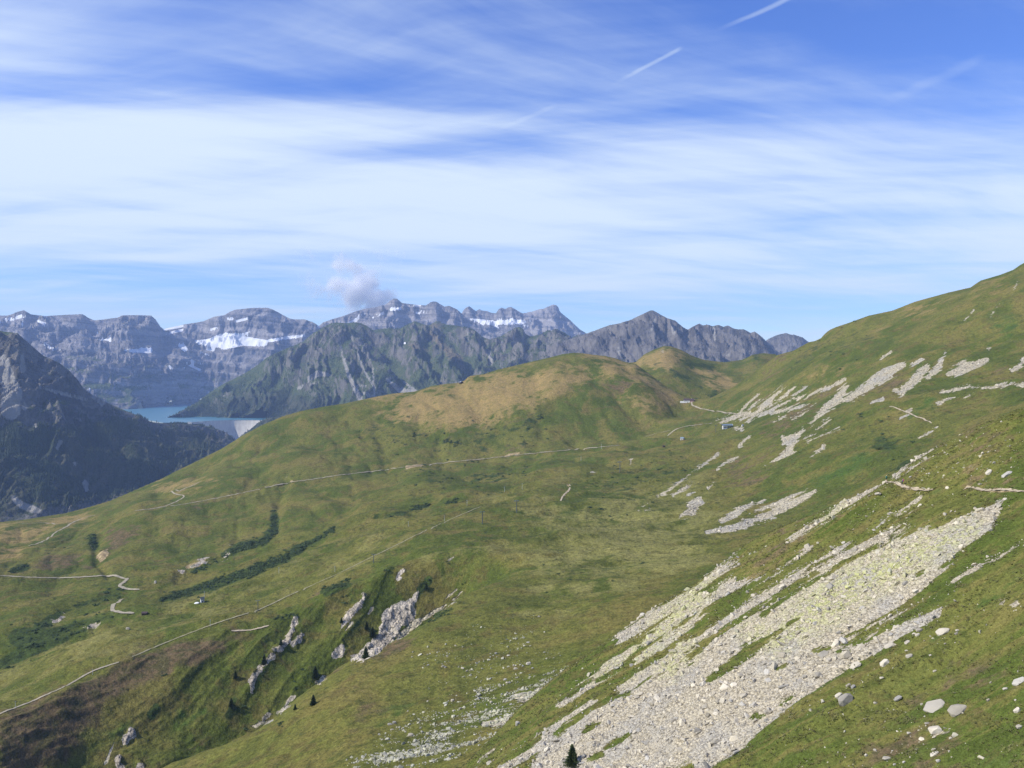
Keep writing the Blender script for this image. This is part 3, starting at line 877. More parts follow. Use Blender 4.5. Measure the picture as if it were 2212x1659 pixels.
main_attr = {
    'straw': np.maximum.reduce([
        0.9 * mask(x_, y_, [t4([(0, 1290, 22), (500, 1250, 26), (1000, 1240, 40), (1600, 1180, 60), (2200, 1120, 60)]), t4([(850, 1000, 20), (1100, 940, 45), (1350, 880, 40), (1280, 1050, 60)]), t4([(1750, 650, 30), (1650, 720, 30)]), t4([(1700, 1040, 30)]),
                            t4([(850, 1380, 26), (1300, 1360, 50), (1800, 1320, 40)]), t4([(1300, 1480, 24), (1800, 1450, 26), (2200, 1480, 30)]), t4([(640, 880, 30), (760, 860, 20)]), z6([(650, 410, 8), (850, 380, 14), (1200, 365, 14)])], 26),
        0.66 * smooth(1.5, 3.0, MAIN.T) * (1 - smooth(4.3, 5.8, MAIN.T)) * smooth(940, 1260, x_) * (1 - smooth(1480, 1640, x_)),
        0.42 * smooth(4.0, 4.3, MAIN.T) * (1 - smooth(5.0, 5.7, MAIN.T)) * (1 - smooth(800, 1000, x_)),
        0.75 * mask(x_, y_, [z7([(300, 790, 30), (450, 760, 40), (600, 780, 20)]), z7([(0, 960, 12), (150, 950, 18)]), z7([(350, 660, 60), (900, 640, 40)]), t5([(0, 860, 50), (300, 740, 40), (600, 640, 20)]), t2([(0, 1620, 30), (400, 1530, 30), (800, 1460, 30)]),
                             t5([(1300, 360, 30), (1900, 180, 30), (2200, 80, 30)]), t4([(200, 760, 30), (600, 590, 20), (900, 530, 20), (1500, 300, 24)])], 26)]),
    'scree': mask(x_, y_, scree_main, 4.5, (), 5.0 * fbm(MAIN.X / 75, MAIN.Y / 17, 6, 0.66, 78)),
    'rock': np.maximum(mask(x_, y_, crag_shapes, 5, (), 7 * fbm(MAIN.X / 16, MAIN.Y / 16, 5, 0.65, 79)), 0.52 * mask(x_, y_, [z4([(1560, 170, 10), (1530, 230, 18), (1520, 270, 10)]), z4([(1300, 350, 14), (1250, 400, 18)]), z4([(1450, 310, 14), (1400, 380, 12)]), z4([(1520, 350, 9)]), z4([(1420, 230, 9)]), z4([(1290, 520, 6), (1280, 560, 5)]), z4([(960, 540, 8)]),
                                                                    t1([(1090, 580, 22), (1060, 480, 20)]), t3([(1650, 90, 30), (1520, 180, 16)]), t2([(1540, 60, 14), (1500, 110, 20)])], 6)),
    'tan': np.maximum.reduce([
        mask(x_, y_, [t8([(60, 500), (130, 430), (300, 330), (640, 260), (760, 200), (960, 210), (1180, 160), (1500, 150), (1480, 220), (1400, 260), (1200, 350), (1080, 440), (950, 500), (820, 540), (700, 560), (480, 560), (330, 590), (200, 560), (80, 540)]),
                      t8([(1480, 70), (1700, 100), (2000, 180), (1760, 190), (1560, 160)]), t8([(1900, 430, 60), (1780, 350, 40)]), t8([(1640, 150, 50), (1850, 230, 60), (2050, 340, 50)]), t8([(0, 370, 10), (200, 330, 12), (400, 290, 6)])], 44),
        0.95 * mask(x_, y_, [t1([(0, 330, 90), (300, 400, 90), (700, 250, 60), (1000, 180, 40)]), t1([(0, 650, 70), (200, 560, 60)]), t2([(0, 200, 50), (500, 150, 40), (800, 30, 20)])], 24),
        0.6 * mask(x_, y_, [z3([(560, 790, 40), (760, 720, 30)]), z3([(1950, 480, 40), (1700, 560, 30)]), z4([(700, 400, 30), (1100, 300, 30), (1450, 180, 30)])], 40)]),
    'lush': np.maximum.reduce([
        mask(x_, y_, [z4([(1030, 890, 40), (930, 960, 25)]), z4([(700, 1210, 50), (500, 1310, 60), (380, 1370, 40)]), z6([(1050, 1280, 60), (900, 1220, 30)]), z6([(380, 1410, 16), (560, 1300, 14), (760, 1140, 14)]),
                      z4([(1500, 450, 80)])], 30) * 0.9,
        mask(x_, y_, [t5([(1000, 1560, 40), (1100, 1380, 40), (1280, 1280, 50), (1500, 1150, 30)]), t6([(250, 1100, 60), (150, 1300, 60), (500, 1050, 40)]), t6([(730, 520, 14), (640, 600, 22), (560, 680, 16)]), t3([(600, 800, 26), (420, 960, 30), (160, 1180, 30)]), t3([(1300, 900, 40), (1220, 950, 40)]),
                      t6([(1700, 600, 30), (1560, 720, 40), (1300, 860, 50)])], 24),
        0.55 * mask(x_, y_, [z6([(400, 1350, 120), (700, 1060, 100), (1000, 960, 90), (1300, 900, 60)]), z6([(300, 1560, 80), (100, 1640, 60)])], 60)]),
    'heather': np.maximum.reduce([
        mask(x_, y_, [[(0, 1548), (130, 1494), (210, 1452), (330, 1402), (430, 1374), (500, 1368), (520, 1390), (470, 1420), (440, 1440), (330, 1455), (240, 1500), (190, 1560), (150, 1659), (60, 1659), (0, 1659)], t5([(650, 1450, 60), (900, 1180, 40), (1100, 900, 30)])], 26),
        mask(x_, y_, [t6([(0, 1640, 30), (200, 1520, 30), (480, 1400, 20)]), t3([(250, 1430, 30), (600, 1330, 20), (1000, 1130, 40), (1300, 1020, 30)])], 16) * 0.9,
        0.9 * mask(x_, y_, [t8([(1620, 290), (1740, 210), (1830, 260), (1760, 340), (1680, 350)]), t1([(1250, 350), (1600, 220), (1700, 330), (1450, 560), (1250, 600)]), t8([(920, 740, 20), (1000, 720, 16)]), t2([(430, 430, 60), (560, 420, 40)]), t1([(600, 700, 110), (1000, 740, 60)])], 22),
        0.7 * mask(x_, y_, [z4([(100, 1050, 80), (500, 850, 30)]), z4([(700, 820, 30), (850, 780, 30)]), z4([(130, 1160, 60), (60, 900, 30)]), z4([(1450, 680, 40)]), z3([(1200, 1250, 100), (1500, 1200, 60)]), z4([(40, 720, 30), (300, 560, 20)]), z6([(330, 1260, 60), (250, 1450, 40)]), t3([(0, 700, 60), (150, 600, 60)])], 40)]),
    'dark': np.maximum.reduce([
        mask(x_, y_, [t2([(2080, 700, 22), (1800, 850, 45), (1450, 1050, 55), (1100, 1200, 60), (700, 1330, 60), (300, 1450, 50), (60, 1530, 40)]), t2([(1390, 520, 40), (1380, 700, 55), (1250, 830, 55), (1000, 900, 50), (800, 1000, 40)]),
                      t5([(0, 420, 70), (250, 300, 80), (600, 170, 60), (1000, 30, 30)]), t1([(200, 1600, 120), (700, 1520, 60), (1000, 1420, 40), (1300, 1340, 30)]), t1([(450, 1480, 60), (700, 1300, 40), (1050, 1180, 40), (1400, 1080, 40)]), t1([(1080, 430, 60), (1120, 520, 50)]),
                      t1([(140, 790, 20), (300, 770, 30)]), t3([(400, 400, 40), (150, 520, 50)]), t3([(1350, 370, 25), (1200, 560, 20)]), t3([(1450, 780, 25), (1620, 700, 20)]), t5([(1850, 960, 50), (1780, 1020, 40)]), t5([(1420, 1250, 30)]), t6([(820, 940, 30), (750, 1100, 40), (850, 1050, 40)]), t6([(1180, 570, 20), (1050, 750, 20)]),
                      t8([(2000 - 1700, 1160, 10), (0, 1210, 14)])], 9),
        0.62 * mask(x_, y_, [t8([(0, 640, 60), (300, 640, 60), (560, 700, 60), (1050, 600, 100), (1160, 520, 60)]), t8([(700, 930, 60), (950, 900, 60), (300, 960, 50)]), z3([(1000, 640, 30), (900, 600, 20)]), z4([(900, 1250, 120), (700, 1080, 80)]), z4([(250, 680, 40), (600, 520, 60)]), z3([(750, 1230, 60), (300, 1330, 60)]),
                             t4([(1000, 1620, 50), (1400, 1560, 30), (2000, 1540, 24)]), t1([(600, 550, 60), (850, 480, 60)]), t4([(1500, 900, 80), (1700, 850, 60)])], 40)]),
    'earth': mask(x_, y_, [t1([(1200, 570), (1270, 550), (1275, 610), (1220, 680), (1170, 700), (1120, 650)]), t2([(560, 1060, 20), (480, 1100, 30), (350, 1140, 20)]), t8([(215, 862, 12), (320, 845, 9)]), t8([(895, 778, 6), (1000, 762, 8)]), t8([(1345, 985, 6), (1360, 1010, 7)]), t4([(1150, 540, 12), (1160, 590, 10), (1100, 660, 8)]),
                           t2([(1580, 130, 14)])], 4),
}
alp = tag(MAIN.build('alpine_terrain', MAT_MAIN, main_attr), kind='structure')

# ------------------------------------------------------------------ knolls beyond the pass
SIL_K = [(1200, 800), (1300, 790), (1373, 782), (1391, 766), (1410, 756), (1434, 747), (1450, 748), (1474, 757), (1496, 769), (1520, 777), (1541, 780), (1566, 782), (1603, 777), (1627, 766), (1649, 763), (1673, 765), (1700, 772), (1760, 790), (1850, 800)]
kx = [p[0] for p in SIL_K]
k0 = [(x, 925, 2120) for x in kx]
k1 = [(x, y + 0.62 * (880 - y), 2300) for x, y in SIL_K]
k2 = [(x, y + 0.26 * (880 - y), 2480) for x, y in SIL_K]
k3 = [(x, y, 2700) for x, y in SIL_K]


def relief_k(s, py):
    w = 0.1 + 0.9 * smooth(0, 14, py - s.ysil[None, :])
    return w * (5 * fbm(s.X / 130, s.Y / 130, 4, 0.5, 5) - 5 * (ridged((s.X + s.Y * 0.5) / 160, s.Y / 300, 3, 0.5, 8) - 0.8))


KNOLL = Land([k0, k1, k2, k3], np.arange(1200, 1850, 2.4), 2.2, sil=3, back=((80, -20), (600, -400)), relief=relief_k)
x_, y_ = KNOLL.px, KNOLL.py
knoll = KNOLL.build('grassy_knolls', MAT_MAIN, {
    'tan': mask(x_, y_, [z3([(560, 460, 40), (700, 430, 80), (800, 420, 50)]), z3([(900, 510, 20), (1050, 560, 40), (1180, 620, 40), (1000, 610, 30)])], 20),
    'dark': 0.8 * mask(x_, y_, [z3([(820, 440, 20), (900, 470, 30), (1050, 480, 24)]), z3([(760, 520, 20), (860, 570, 30)]), z3([(920, 620, 24), (1060, 680, 30)]), z3([(1350, 420, 30)]), z3([(640, 470, 16)])], 12),
    'rock': 0.8 * mask(x_, y_, [z3([(690, 375, 14)])], 8)})
tag(knoll, kind='structure')

# ------------------------------------------------------------------ far mountains
def ridge_land(sil, base, xs, depth_rows, noise, back=((300, -120), (1500, -900)), vstep=2.0):
    """sil: (x, y, distance) ; base: (x, y, distance) ; depth_rows: list of (fraction up in reading, fraction of depth)"""
    sx = sorted(set([p[0] for p in sil] + [p[0] for p in base]))
    sx = np.array(sx, float)
    sy = np.interp(sx, [p[0] for p in sil], [p[1] for p in sil])
    sd = np.interp(sx, [p[0] for p in sil], [p[2] for p in sil])
    by = np.interp(sx, [p[0] for p in base], [p[1] for p in base])
    bd = np.interp(sx, [p[0] for p in base], [p[2] for p in base])
    rows = [list(zip(sx, by, bd))]
    for fy, fd in depth_rows:
        rows.append(list(zip(sx, by + (sy - by) * fy, bd + (sd - bd) * fd)))
    rows.append(list(zip(sx, sy, sd)))
    return Land(rows, xs, vstep, sil=len(rows) - 1, back=back, relief=noise)


def rock_relief(amp, lam, seed, strat=0.0, along=3.0, taper=16, lean=0.0):
    def f(s, py):
        X, Y = s.X, s.Y
        w = 0.06 + 0.94 * smooth(0, taper, py - s.ysil[None, :])
        wx = lam * 0.35 * fbm(X / lam / 1.5, Y / lam / 1.5, 3, 0.5, seed + 3)
        r = ridged((X + wx + lean * Y) / lam, (Y + wx) / (lam * along), 7, 0.62, seed)
        dz = amp * (r - 1.0) + amp * 0.5 * fbm(X / lam * 0.6, Y / lam * 0.6, 4, 0.5, seed + 9)
        if strat > 0:
            zz = s.z + dz + 0.12 * X
            st = strat * (0.6 + 0.4 * fbm(X / 900, Y / 900, 2, 0.5, seed + 12))
            ph = zz / 120.0
            fr = ph - np.floor(ph)
            dz = dz + st * 120 * (smooth(0.35, 0.65, fr) - fr) * smooth(0, 3 * taper, py - s.ysil[None, :])
        return dz * w
    return f


LAKE_Z = -(909.5 - HZ) / F * 6400.0
lake_y = lambda Y: HZ + F * (-LAKE_Z) / Y

# left mountain
sil = [(-260, 640, 4700), (-150, 690, 4750), (-60, 735, 4800), (-25, 722, 4800), (0, 714.6, 4800), (11, 716, 4800), (26, 718, 4800), (38, 720, 4800), (55, 735, 4830), (68, 746.5, 4850), (94, 769, 4880), (128, 784, 4920), (150, 801, 4960), (169, 822, 5000), (180, 838.5, 5020), (195, 850, 5060), (225, 867, 5150), (263, 884, 5250),
       (301, 899, 5350), (327, 912, 5450), (361, 915.5, 5700), (413, 917, 5900), (451, 921, 6000), (488, 934, 6050), (505, 947.5, 6080), (530, 975, 6100), (600, 1040, 6150)]
base = [(-260, 1300, 3000), (0, 1260, 3100), (200, 1200, 3300), (400, 1120, 3700), (520, 1060, 4200), (600, 1100, 4600)]
LEFT = ridge_land(sil, base, np.arange(-260, 600, 1.7), [(0.3, 0.25), (0.62, 0.55), (0.85, 0.8)], rock_relief(75, 330, 3, along=2.2, lean=-0.3), vstep=1.7)
x_, y_ = LEFT.px, LEFT.py
left_attr = {
    'wood': np.maximum(mask(x_, y_, [z1([(-200, 1100), (0, 1050), (150, 1020), (420, 1000), (650, 960), (860, 1020), (1100, 1035), (1340, 1120), (1200, 1300), (600, 1500), (0, 1600), (-300, 1600)])], 26) * 0.75, 0.35 * smooth(860, 940, y_)),
    'turf': 0.45 + 0.35 * mask(x_, y_, [z1([(300, 800, 60), (450, 880, 50), (250, 960, 80)])], 30),
    'scree': mask(x_, y_, [z1([(20, 660, 30), (40, 760, 45), (70, 850, 60), (60, 950, 60)]), z1([(130, 640, 14), (130, 720, 20)]), z1([(230, 820, 10), (380, 860, 14), (500, 890, 10)]), z1([(530, 870, 12), (590, 915, 16)]), z1([(140, 930, 22)]), z1([(430, 990, 12), (460, 1010, 8)]), z1([(200, 1040, 14)]),
                           z1([(80, 1460, 20), (130, 1500, 24), (220, 1530, 20)]), z1([(430, 1260, 14)]), z1([(490, 1370, 20), (500, 1410, 14)]), z1([(350, 1130, 14), (330, 1170, 14)])], 7) * 0.9,
}
tag(LEFT.build('forested_mountain', MAT_DARK, left_attr), 'steep dark forested mountain rising at the picture edge beside the lake', 'mountain', kind='structure')

# mountain in front of the lake's right shore and the ridges behind the grassy hill
sil = [(352, 905, 7000), (364, 900.5, 7080), (385, 893, 7150), (405, 880, 7250), (424.5, 868.6, 7350), (451, 850, 7500), (488, 825.4, 7700), (526, 806.6, 7850), (556, 788, 7950), (575, 773, 8000), (616, 754, 8150), (654, 739, 8250), (676, 720, 8350), (699, 707, 8400), (714, 699.5, 8450), (724, 697, 8450), (745, 698, 8450), (765, 696, 8450), (782, 699, 8500), (795, 707, 8550),
       (808, 714, 8600), (819, 711, 8650), (840, 709, 8700), (862, 711, 8750), (880, 702, 8800), (896, 694, 8800), (913, 700, 8850), (926, 704, 8900), (943, 693, 8900), (960, 700, 8900), (980, 703, 8900), (1007, 707, 8900), (1024, 712, 8900), (1041, 727, 8900), (1058, 734, 8850), (1081, 727, 8800), (1102, 714, 8750), (1112, 709, 8720), (1122, 706, 8700), (1130, 710, 8700), (1135, 721, 8700), (1145, 727, 8700),
       (1166, 724, 8700), (1182, 714, 8700), (1192, 715, 8700), (1199, 710, 8700), (1216, 717, 8700), (1236, 729, 8700), (1250, 723, 8700), (1270, 724, 8700), (1330, 735, 8700), (1420, 760, 8700)]
base = [(352, lake_y(6980) + 3, 6980), (362, lake_y(7020) + 3, 7020), (480, lake_y(7000) + 3, 7000), (560, lake_y(6900) + 4, 6900), (620, 915, 6600), (700, 905, 6500), (900, 880, 6500), (1250, 830, 6600), (1420, 830, 6700)]
CENTRE = ridge_land(sil, base, np.arange(352, 1420, 1.8), [(0.35, 0.25), (0.7, 0.6)], rock_relief(85, 330, 23, along=3.2, lean=0.25), vstep=1.8)
x_, y_ = CENTRE.px, CENTRE.py
centre_attr = {
    'turf': np.clip(0.56 + 0.4 * smooth(720, 840, y_) + 0.3 * mask(x_, y_, [z2([(800, 560, 30), (900, 540, 40), (980, 520, 20)]), z2([(1000, 680, 60), (1100, 780, 60), (1350, 700, 50)]), z2([(0, 700, 60), (100, 650, 40)])], 30), 0, 1),
    'wood': mask(x_, y_, [[(352, 915), (400, 884), (450, 862), (520, 840), (600, 835), (680, 850), (760, 870), (900, 850), (900, 905), (600, 920)]], 30) * 0.8,
    'tan': mask(x_, y_, [z2([(1050, 560, 20), (1120, 640, 25), (1200, 720, 35), (1240, 730, 25)]), z2([(1060, 520, 20), (1110, 510, 20)]), z2([(920, 640, 20), (1040, 680, 14)])], 16),
    'scree': mask(x_, y_, [z2([(465, 600, 4), (490, 720, 7), (530, 850, 14), (600, 985, 18)]), z2([(585, 690, 4), (610, 780, 7), (650, 850, 8), (690, 910, 8), (692, 965, 9)]), z2([(640, 700, 3), (680, 780, 5), (685, 870, 6)]), z2([(770, 860, 8), (850, 930, 18), (950, 945, 12)]), z2([(880, 880, 8), (960, 940, 10)]), z2([(620, 950, 10), (680, 975, 8)]),
                           z2([(270, 860, 16), (330, 825, 20), (400, 835, 12)]), z2([(1425, 680, 8), (1440, 760, 14)]), z2([(200, 920, 10), (330, 880, 8)]), z2([(1050, 930 - 200, 6)]), z2([(590, 905, 12), (640, 910, 8)]), z2([(545, 580, 5), (560, 650, 4)]), z2([(1290, 560, 4), (1290, 620, 5)])], 5),
    'snow': mask(x_, y_, [z2([(880, 631, 6), (900, 635, 4)])], 3),
}
tag(CENTRE.build('gullied_mountain', MAT_DARK, centre_attr), 'dark rocky mountain with pale gullies above the lake shore', 'mountain', kind='structure')

# grey peaks right of it
sil = [(1180, 745, 7600), (1240, 730, 7600), (1269, 720, 7600), (1318, 702, 7600), (1340, 698, 7600), (1364, 690, 7600), (1391, 677.5, 7600), (1404, 671, 7600), (1410, 670, 7600), (1422, 676, 7600), (1440, 687, 7600), (1459, 693, 7620), (1468, 701, 7650), (1477, 708, 7680), (1486, 712, 7700), (1498, 705, 7720), (1511, 698, 7750), (1518, 702, 7750), (1526, 701, 7780), (1540, 704, 7800), (1551, 701, 7800), (1563, 706, 7800),
       (1572, 703, 7800), (1584, 709, 7800), (1595, 712, 7800), (1606, 710, 7800), (1621, 719, 7800), (1630, 716, 7800), (1638, 722, 7800), (1646, 728, 7800), (1655, 737, 7800), (1680, 760, 7800), (1760, 790, 7800), (1840, 800, 7800)]
base = [(1180, 850, 6300), (1840, 840, 6300)]
GREY = ridge_land(sil, base, np.arange(1180, 1840, 1.8), [(0.35, 0.3), (0.7, 0.65)], rock_relief(80, 260, 43, along=2.4, lean=0.3), vstep=1.8)
tag(GREY.build('grey_rocky_peaks', MAT_GREY, {'turf': np.clip(0.18 + 0.35 * smooth(740, 800, GREY.py), 0, 1),
                                             'scree': mask(GREY.px, GREY.py, [z3([(760, 210, 16), (770, 250, 12)]), z3([(640, 150, 6), (600, 250, 8)]), z3([(1150, 400, 16)]), z3([(1050, 210, 8), (1060, 300, 8)]), z3([(380, 350, 12), (390, 400, 10)])], 6)}),
    'grey rocky peaks behind the grassy knolls, left of the green ridge', 'mountain', kind='structure')
sil = [(1560, 760, 9600), (1620, 750, 9600), (1646, 742, 9600), (1660, 732, 9600), (1676, 725, 9600), (1688, 721, 9600), (1698, 719, 9600), (1708, 723, 9600), (1716, 723, 9600), (1734, 729, 9600), (1745, 738, 9600), (1780, 748, 9600), (1900, 760, 9600)]
KNOB = ridge_land(sil, [(1560, 850, 8300), (1900, 850, 8300)], np.arange(1560, 1900, 2.0), [(0.4, 0.35), (0.75, 0.7)], rock_relief(70, 260, 63, along=2.4), vstep=2.0)
tag(KNOB.build('rounded_rock_peak', MAT_GREY, {'turf': np.full(KNOB.px.shape, 0.15, np.float32)}), 'small rounded blue-grey peak beside the green ridge', 'mountain', kind='structure')

# limestone massif with snow
sil = [(-260, 700, 12200), (-120, 690, 12200), (0, 681, 12000), (19, 681, 12000), (34, 675, 12000), (51, 670, 12000), (60, 675, 12000), (66, 679, 12000), (98, 683, 12000), (128, 681, 12000), (150, 679, 12000), (169, 678.5, 12000), (180, 679, 12000), (190, 686, 12000), (203, 692, 12000), (225, 690, 12000), (255, 686, 12000), (262, 682, 12000), (269, 681, 12000), (300, 681, 12000), (327, 682, 12000),
       (336, 690, 12100), (346, 705, 12300), (353, 711, 12500), (376, 705, 12600), (406, 699.5, 12700), (440, 694, 12700), (462, 684.5, 12700), (485, 681, 12700), (496, 674, 12700), (507, 669.5, 12700), (537, 666, 12700), (560, 665, 12700), (579, 664.6, 12700), (594, 671, 12700), (612, 681, 12700), (625, 688, 12700), (635, 690, 12700), (657, 690, 12700), (676, 696, 12700), (691, 706, 12700), (740, 730, 12700), (900, 760, 12700)]
base = [(-260, 930, 8200), (200, lake_y(8500) + 2, 8500), (281, lake_y(8900) + 2, 8900), (330, lake_y(9600) + 2, 9600), (426, lake_y(11000) + 1, 11000), (460, lake_y(11100) + 1, 11100), (560, 850, 11000), (700, 830, 11000), (900, 830, 11000)]
LIME = ridge_land(sil, base, np.arange(-260, 900, 1.8), [(0.3, 0.15), (0.55, 0.42), (0.8, 0.75)], rock_relief(110, 480, 83, strat=0.55, along=2.0, taper=12), vstep=1.8)
x_, y_ = LIME.px, LIME.py
snow_lime = [z1([(30, 430, 5), (90, 422, 8), (150, 410, 5)]), z1([(113, 452, 4), (125, 465, 8)]), z1([(218, 440, 5), (265, 455, 5)]), z1([(255, 568, 5), (300, 597, 6), (345, 601, 4)]), z1([(720, 606, 4), (770, 608, 9), (860, 606, 16)]), z1([(630, 530, 6), (632, 550, 7)]), z1([(575, 545, 3), (620, 547, 4)]),
             z1([(945, 488, 4), (1050, 468, 4)]), z1([(960, 512, 5), (1050, 490, 6)]), z1([(1035, 580, 9), (1065, 600, 12), (1050, 570, 6)]), z1([(1310, 425, 6), (1335, 427, 6)]), z1([(1360, 440, 5), (1420, 426, 6)]), z1([(1210, 490, 6), (1245, 480, 6)]), z1([(1270, 458, 3)]),
             z1([(1120, 552), (1190, 545), (1240, 525), (1300, 508), (1360, 515), (1440, 500), (1400, 527), (1540, 550), (1530, 588), (1400, 578), (1290, 602), (1200, 580), (1140, 570)]), z1([(1550, 552, 7), (1650, 535, 8), (1750, 522, 5)]), z1([(1190, 600, 5), (1225, 606, 6)]), z1([(1155, 620, 4), (1200, 635, 4)]), z1([(1060, 680, 3), (1150, 720, 5)]),
             z1([(1100, 665, 4), (1175, 692, 4)]), z1([(975, 700, 5), (987, 716, 6)]), z1([(1115, 880, 2), (1150, 903, 4)]), z1([(1200, 845, 3)]), z1([(1830, 468, 6), (1890, 462, 5)]), z1([(1060, 707, 3)]), z1([(0, 440, 6)]), z1([(515, 828, 4)]), z1([(230, 412, 2), (270, 416, 2)]), z1([(560, 505, 4)]), z1([(745, 645, 3), (765, 655, 2)]), z1([(680, 570, 4)])]
lime_attr = {
    'snow': np.clip(mask(x_, y_, snow_lime, 3.0) * 1.4, 0, 1),
    'turf': np.clip(0.85 * mask(x_, y_, [z1([(560, 850, 60), (650, 800, 40), (750, 850, 30)]), z1([(1000, 880, 40), (1080, 800, 60), (1100, 740, 40), (1000, 730, 30)]), z1([(400, 700, 40), (560, 680, 40)]), z1([(850, 720, 30), (700, 700, 30), (900, 760, 40), (800, 800, 60)]), z1([(1250, 800, 40), (1180, 860, 40)])], 26) + 0.3 * smooth(760, 880, y_), 0, 1),
    'scree': 0.62 * mask(x_, y_, [z1([(350, 620, 30), (560, 600, 40), (680, 640, 30)]), z1([(1250, 660, 30), (1500, 620, 30)]), z1([(1150, 700, 30)])], 20),
}
tag(LIME.build('limestone_massif', MAT_LIME, lime_attr), 'banded grey limestone massif with snow patches behind the lake', 'mountain', kind='structure')
# the cloud-capped summit and the jagged teeth
sil = [(640, 735, 13400), (680, 708, 13400), (691, 703, 13400), (697, 697, 13400), (717, 690, 13400), (744, 682, 13400), (768, 673, 13400), (785, 668, 13400), (812, 663, 13400), (832, 658, 13400), (845, 648, 13400), (851, 645, 13400), (857, 645, 13400), (869, 655, 13400), (896, 658, 13400), (920, 660, 13400), (930, 653, 13400), (938, 651, 13400), (943, 651, 13400), (950, 656, 13400), (960, 662, 13400), (970, 660, 13400), (976, 663, 13400), (987, 668, 13400),
       (1000, 680, 13400), (1011, 689, 13400), (1022, 694, 13400), (1033, 705, 13400), (1060, 725, 13400), (1150, 760, 13400)]
TOUR = ridge_land(sil, [(640, 790, 11200), (1150, 800, 11200)], np.arange(640, 1150, 1.8), [(0.4, 0.4), (0.75, 0.75)], rock_relief(120, 420, 103, strat=0.4, along=2.2, taper=12), vstep=1.6)
x_, y_ = TOUR.px, TOUR.py
tag(TOUR.build('summit_massif', MAT_LIME, {'snow': mask(x_, y_, [z2([(515, 503, 5), (570, 487, 8), (600, 450, 8)]), z2([(628, 445, 4)]), z2([(680, 466, 3), (750, 440, 6)]), z2([(795, 415, 7), (855, 410, 7)]), z2([(812, 395, 4), (822, 410, 5)]), z2([(848, 432, 5)]), z2([(945, 391, 5), (985, 388, 5)]), z2([(960, 435, 6), (980, 441, 5)]), z2([(990, 428, 4), (1020, 436, 4)]), z2([(705, 450, 3)])], 2.8) * 1.35}),
    'rocky summit with the small cloud clinging to it', 'mountain', kind='structure')
sil = [(940, 700, 15300), (985, 690, 15300), (997, 677, 15300), (1003, 668, 15300), (1009, 663, 15300), (1014, 662, 15300), (1022, 668, 15300), (1028, 672, 15300), (1036, 668, 15300), (1041, 671, 15300), (1052, 672, 15300), (1061, 676, 15300), (1071, 677, 15300), (1078, 667, 15300), (1084, 664, 15300), (1091, 667, 15300), (1098, 664, 15300), (1104, 663, 15300), (1112, 667, 15300), (1118, 671, 15300), (1129, 677, 15300), (1149, 673, 15300),
       (1166, 668, 15300), (1175, 667, 15300), (1182, 663, 15300), (1188, 661, 15300), (1193, 658, 15300), (1201, 659, 15300), (1206, 663, 15300), (1209, 673, 15300), (1223, 685, 15300), (1232, 692, 15300), (1240, 700, 15300), (1253, 712, 15300), (1268, 721, 15300), (1320, 740, 15300), (1450, 770, 15300)]
TEETH = ridge_land(sil, [(940, 770, 12900), (1450, 800, 12900)], np.arange(940, 1450, 1.8), [(0.45, 0.4), (0.72, 0.7), (0.86, 0.84)], rock_relief(110, 420, 123, strat=0.5, along=2.0, taper=10), vstep=1.6)
x_, y_ = TEETH.px, TEETH.py
tag(TEETH.build('toothed_ridge', MAT_LIME, {'snow': mask(x_, y_, [z2([(1295, 474), (1380, 479), (1460, 490), (1560, 482), (1600, 478), (1690, 490), (1640, 507), (1500, 510), (1390, 512), (1340, 500)]), z2([(1640, 515, 5), (1675, 525, 5)]), z2([(1450, 515, 3), (1490, 535, 3)]), z2([(1680, 485, 3), (1700, 490, 4)])], 2.6) * 1.35}),
    'distant toothed ridge with a bright white glacier below', 'mountain', kind='structure')

# valley floor reaching to the horizon, and the lake
vf = grid_mesh('valley_floor', np.stack(list(np.meshgrid(np.linspace(-17000, 17000, 60), np.linspace(-8000, 17500, 60))) + [np.full((60, 60), -1500.0)], -1), 60, 60, MAT_DARK, {'wood': np.full(3600, 0.9)})
tag(vf, kind='structure')
m, g = new_mat('reservoir_water')
p = g.pos()
b = g.bump(g.noise(g.scaled(p, (1 / 14, 1 / 6, 1 / 9)), 1.0, 4), 0.15, 1.0)
finish(g, (0.065, 0.205, 0.265), 0.3, 0.35, b)
MAT_WATER = m
lk = np.array([[(-5200, 6395 + 0 * t, LAKE_Z) for t in (0,)] for _ in (0,)])
ly = np.linspace(6250, 11900, 40)
lx = np.linspace(-5600, -1500, 30)
LX, LY = np.meshgrid(lx, ly)
lake = grid_mesh('lake', np.stack([LX, LY, np.full_like(LX, LAKE_Z - 4.0)], -1), 40, 30, MAT_WATER)
tag(lake, 'turquoise reservoir lake between the mountains', 'lake', kind='structure')

# ------------------------------------------------------------------ mesh helpers for built things
def mesh_obj(name, verts, faces, mat, parent=None, smooth_shade=False, mats=None, midx=None):
    me = bpy.data.meshes.new(name)
    me.from_pydata([tuple(v) for v in verts], [], faces)
    for m_ in (mats or [mat]):
        me.materials.append(m_)
    if midx is not None:
        me.polygons.foreach_set('material_index', midx)
    if smooth_shade:
        me.polygons.foreach_set('use_smooth', [True] * len(me.polygons))
    me.update()
    return link(bpy.data.objects.new(name, me), parent)


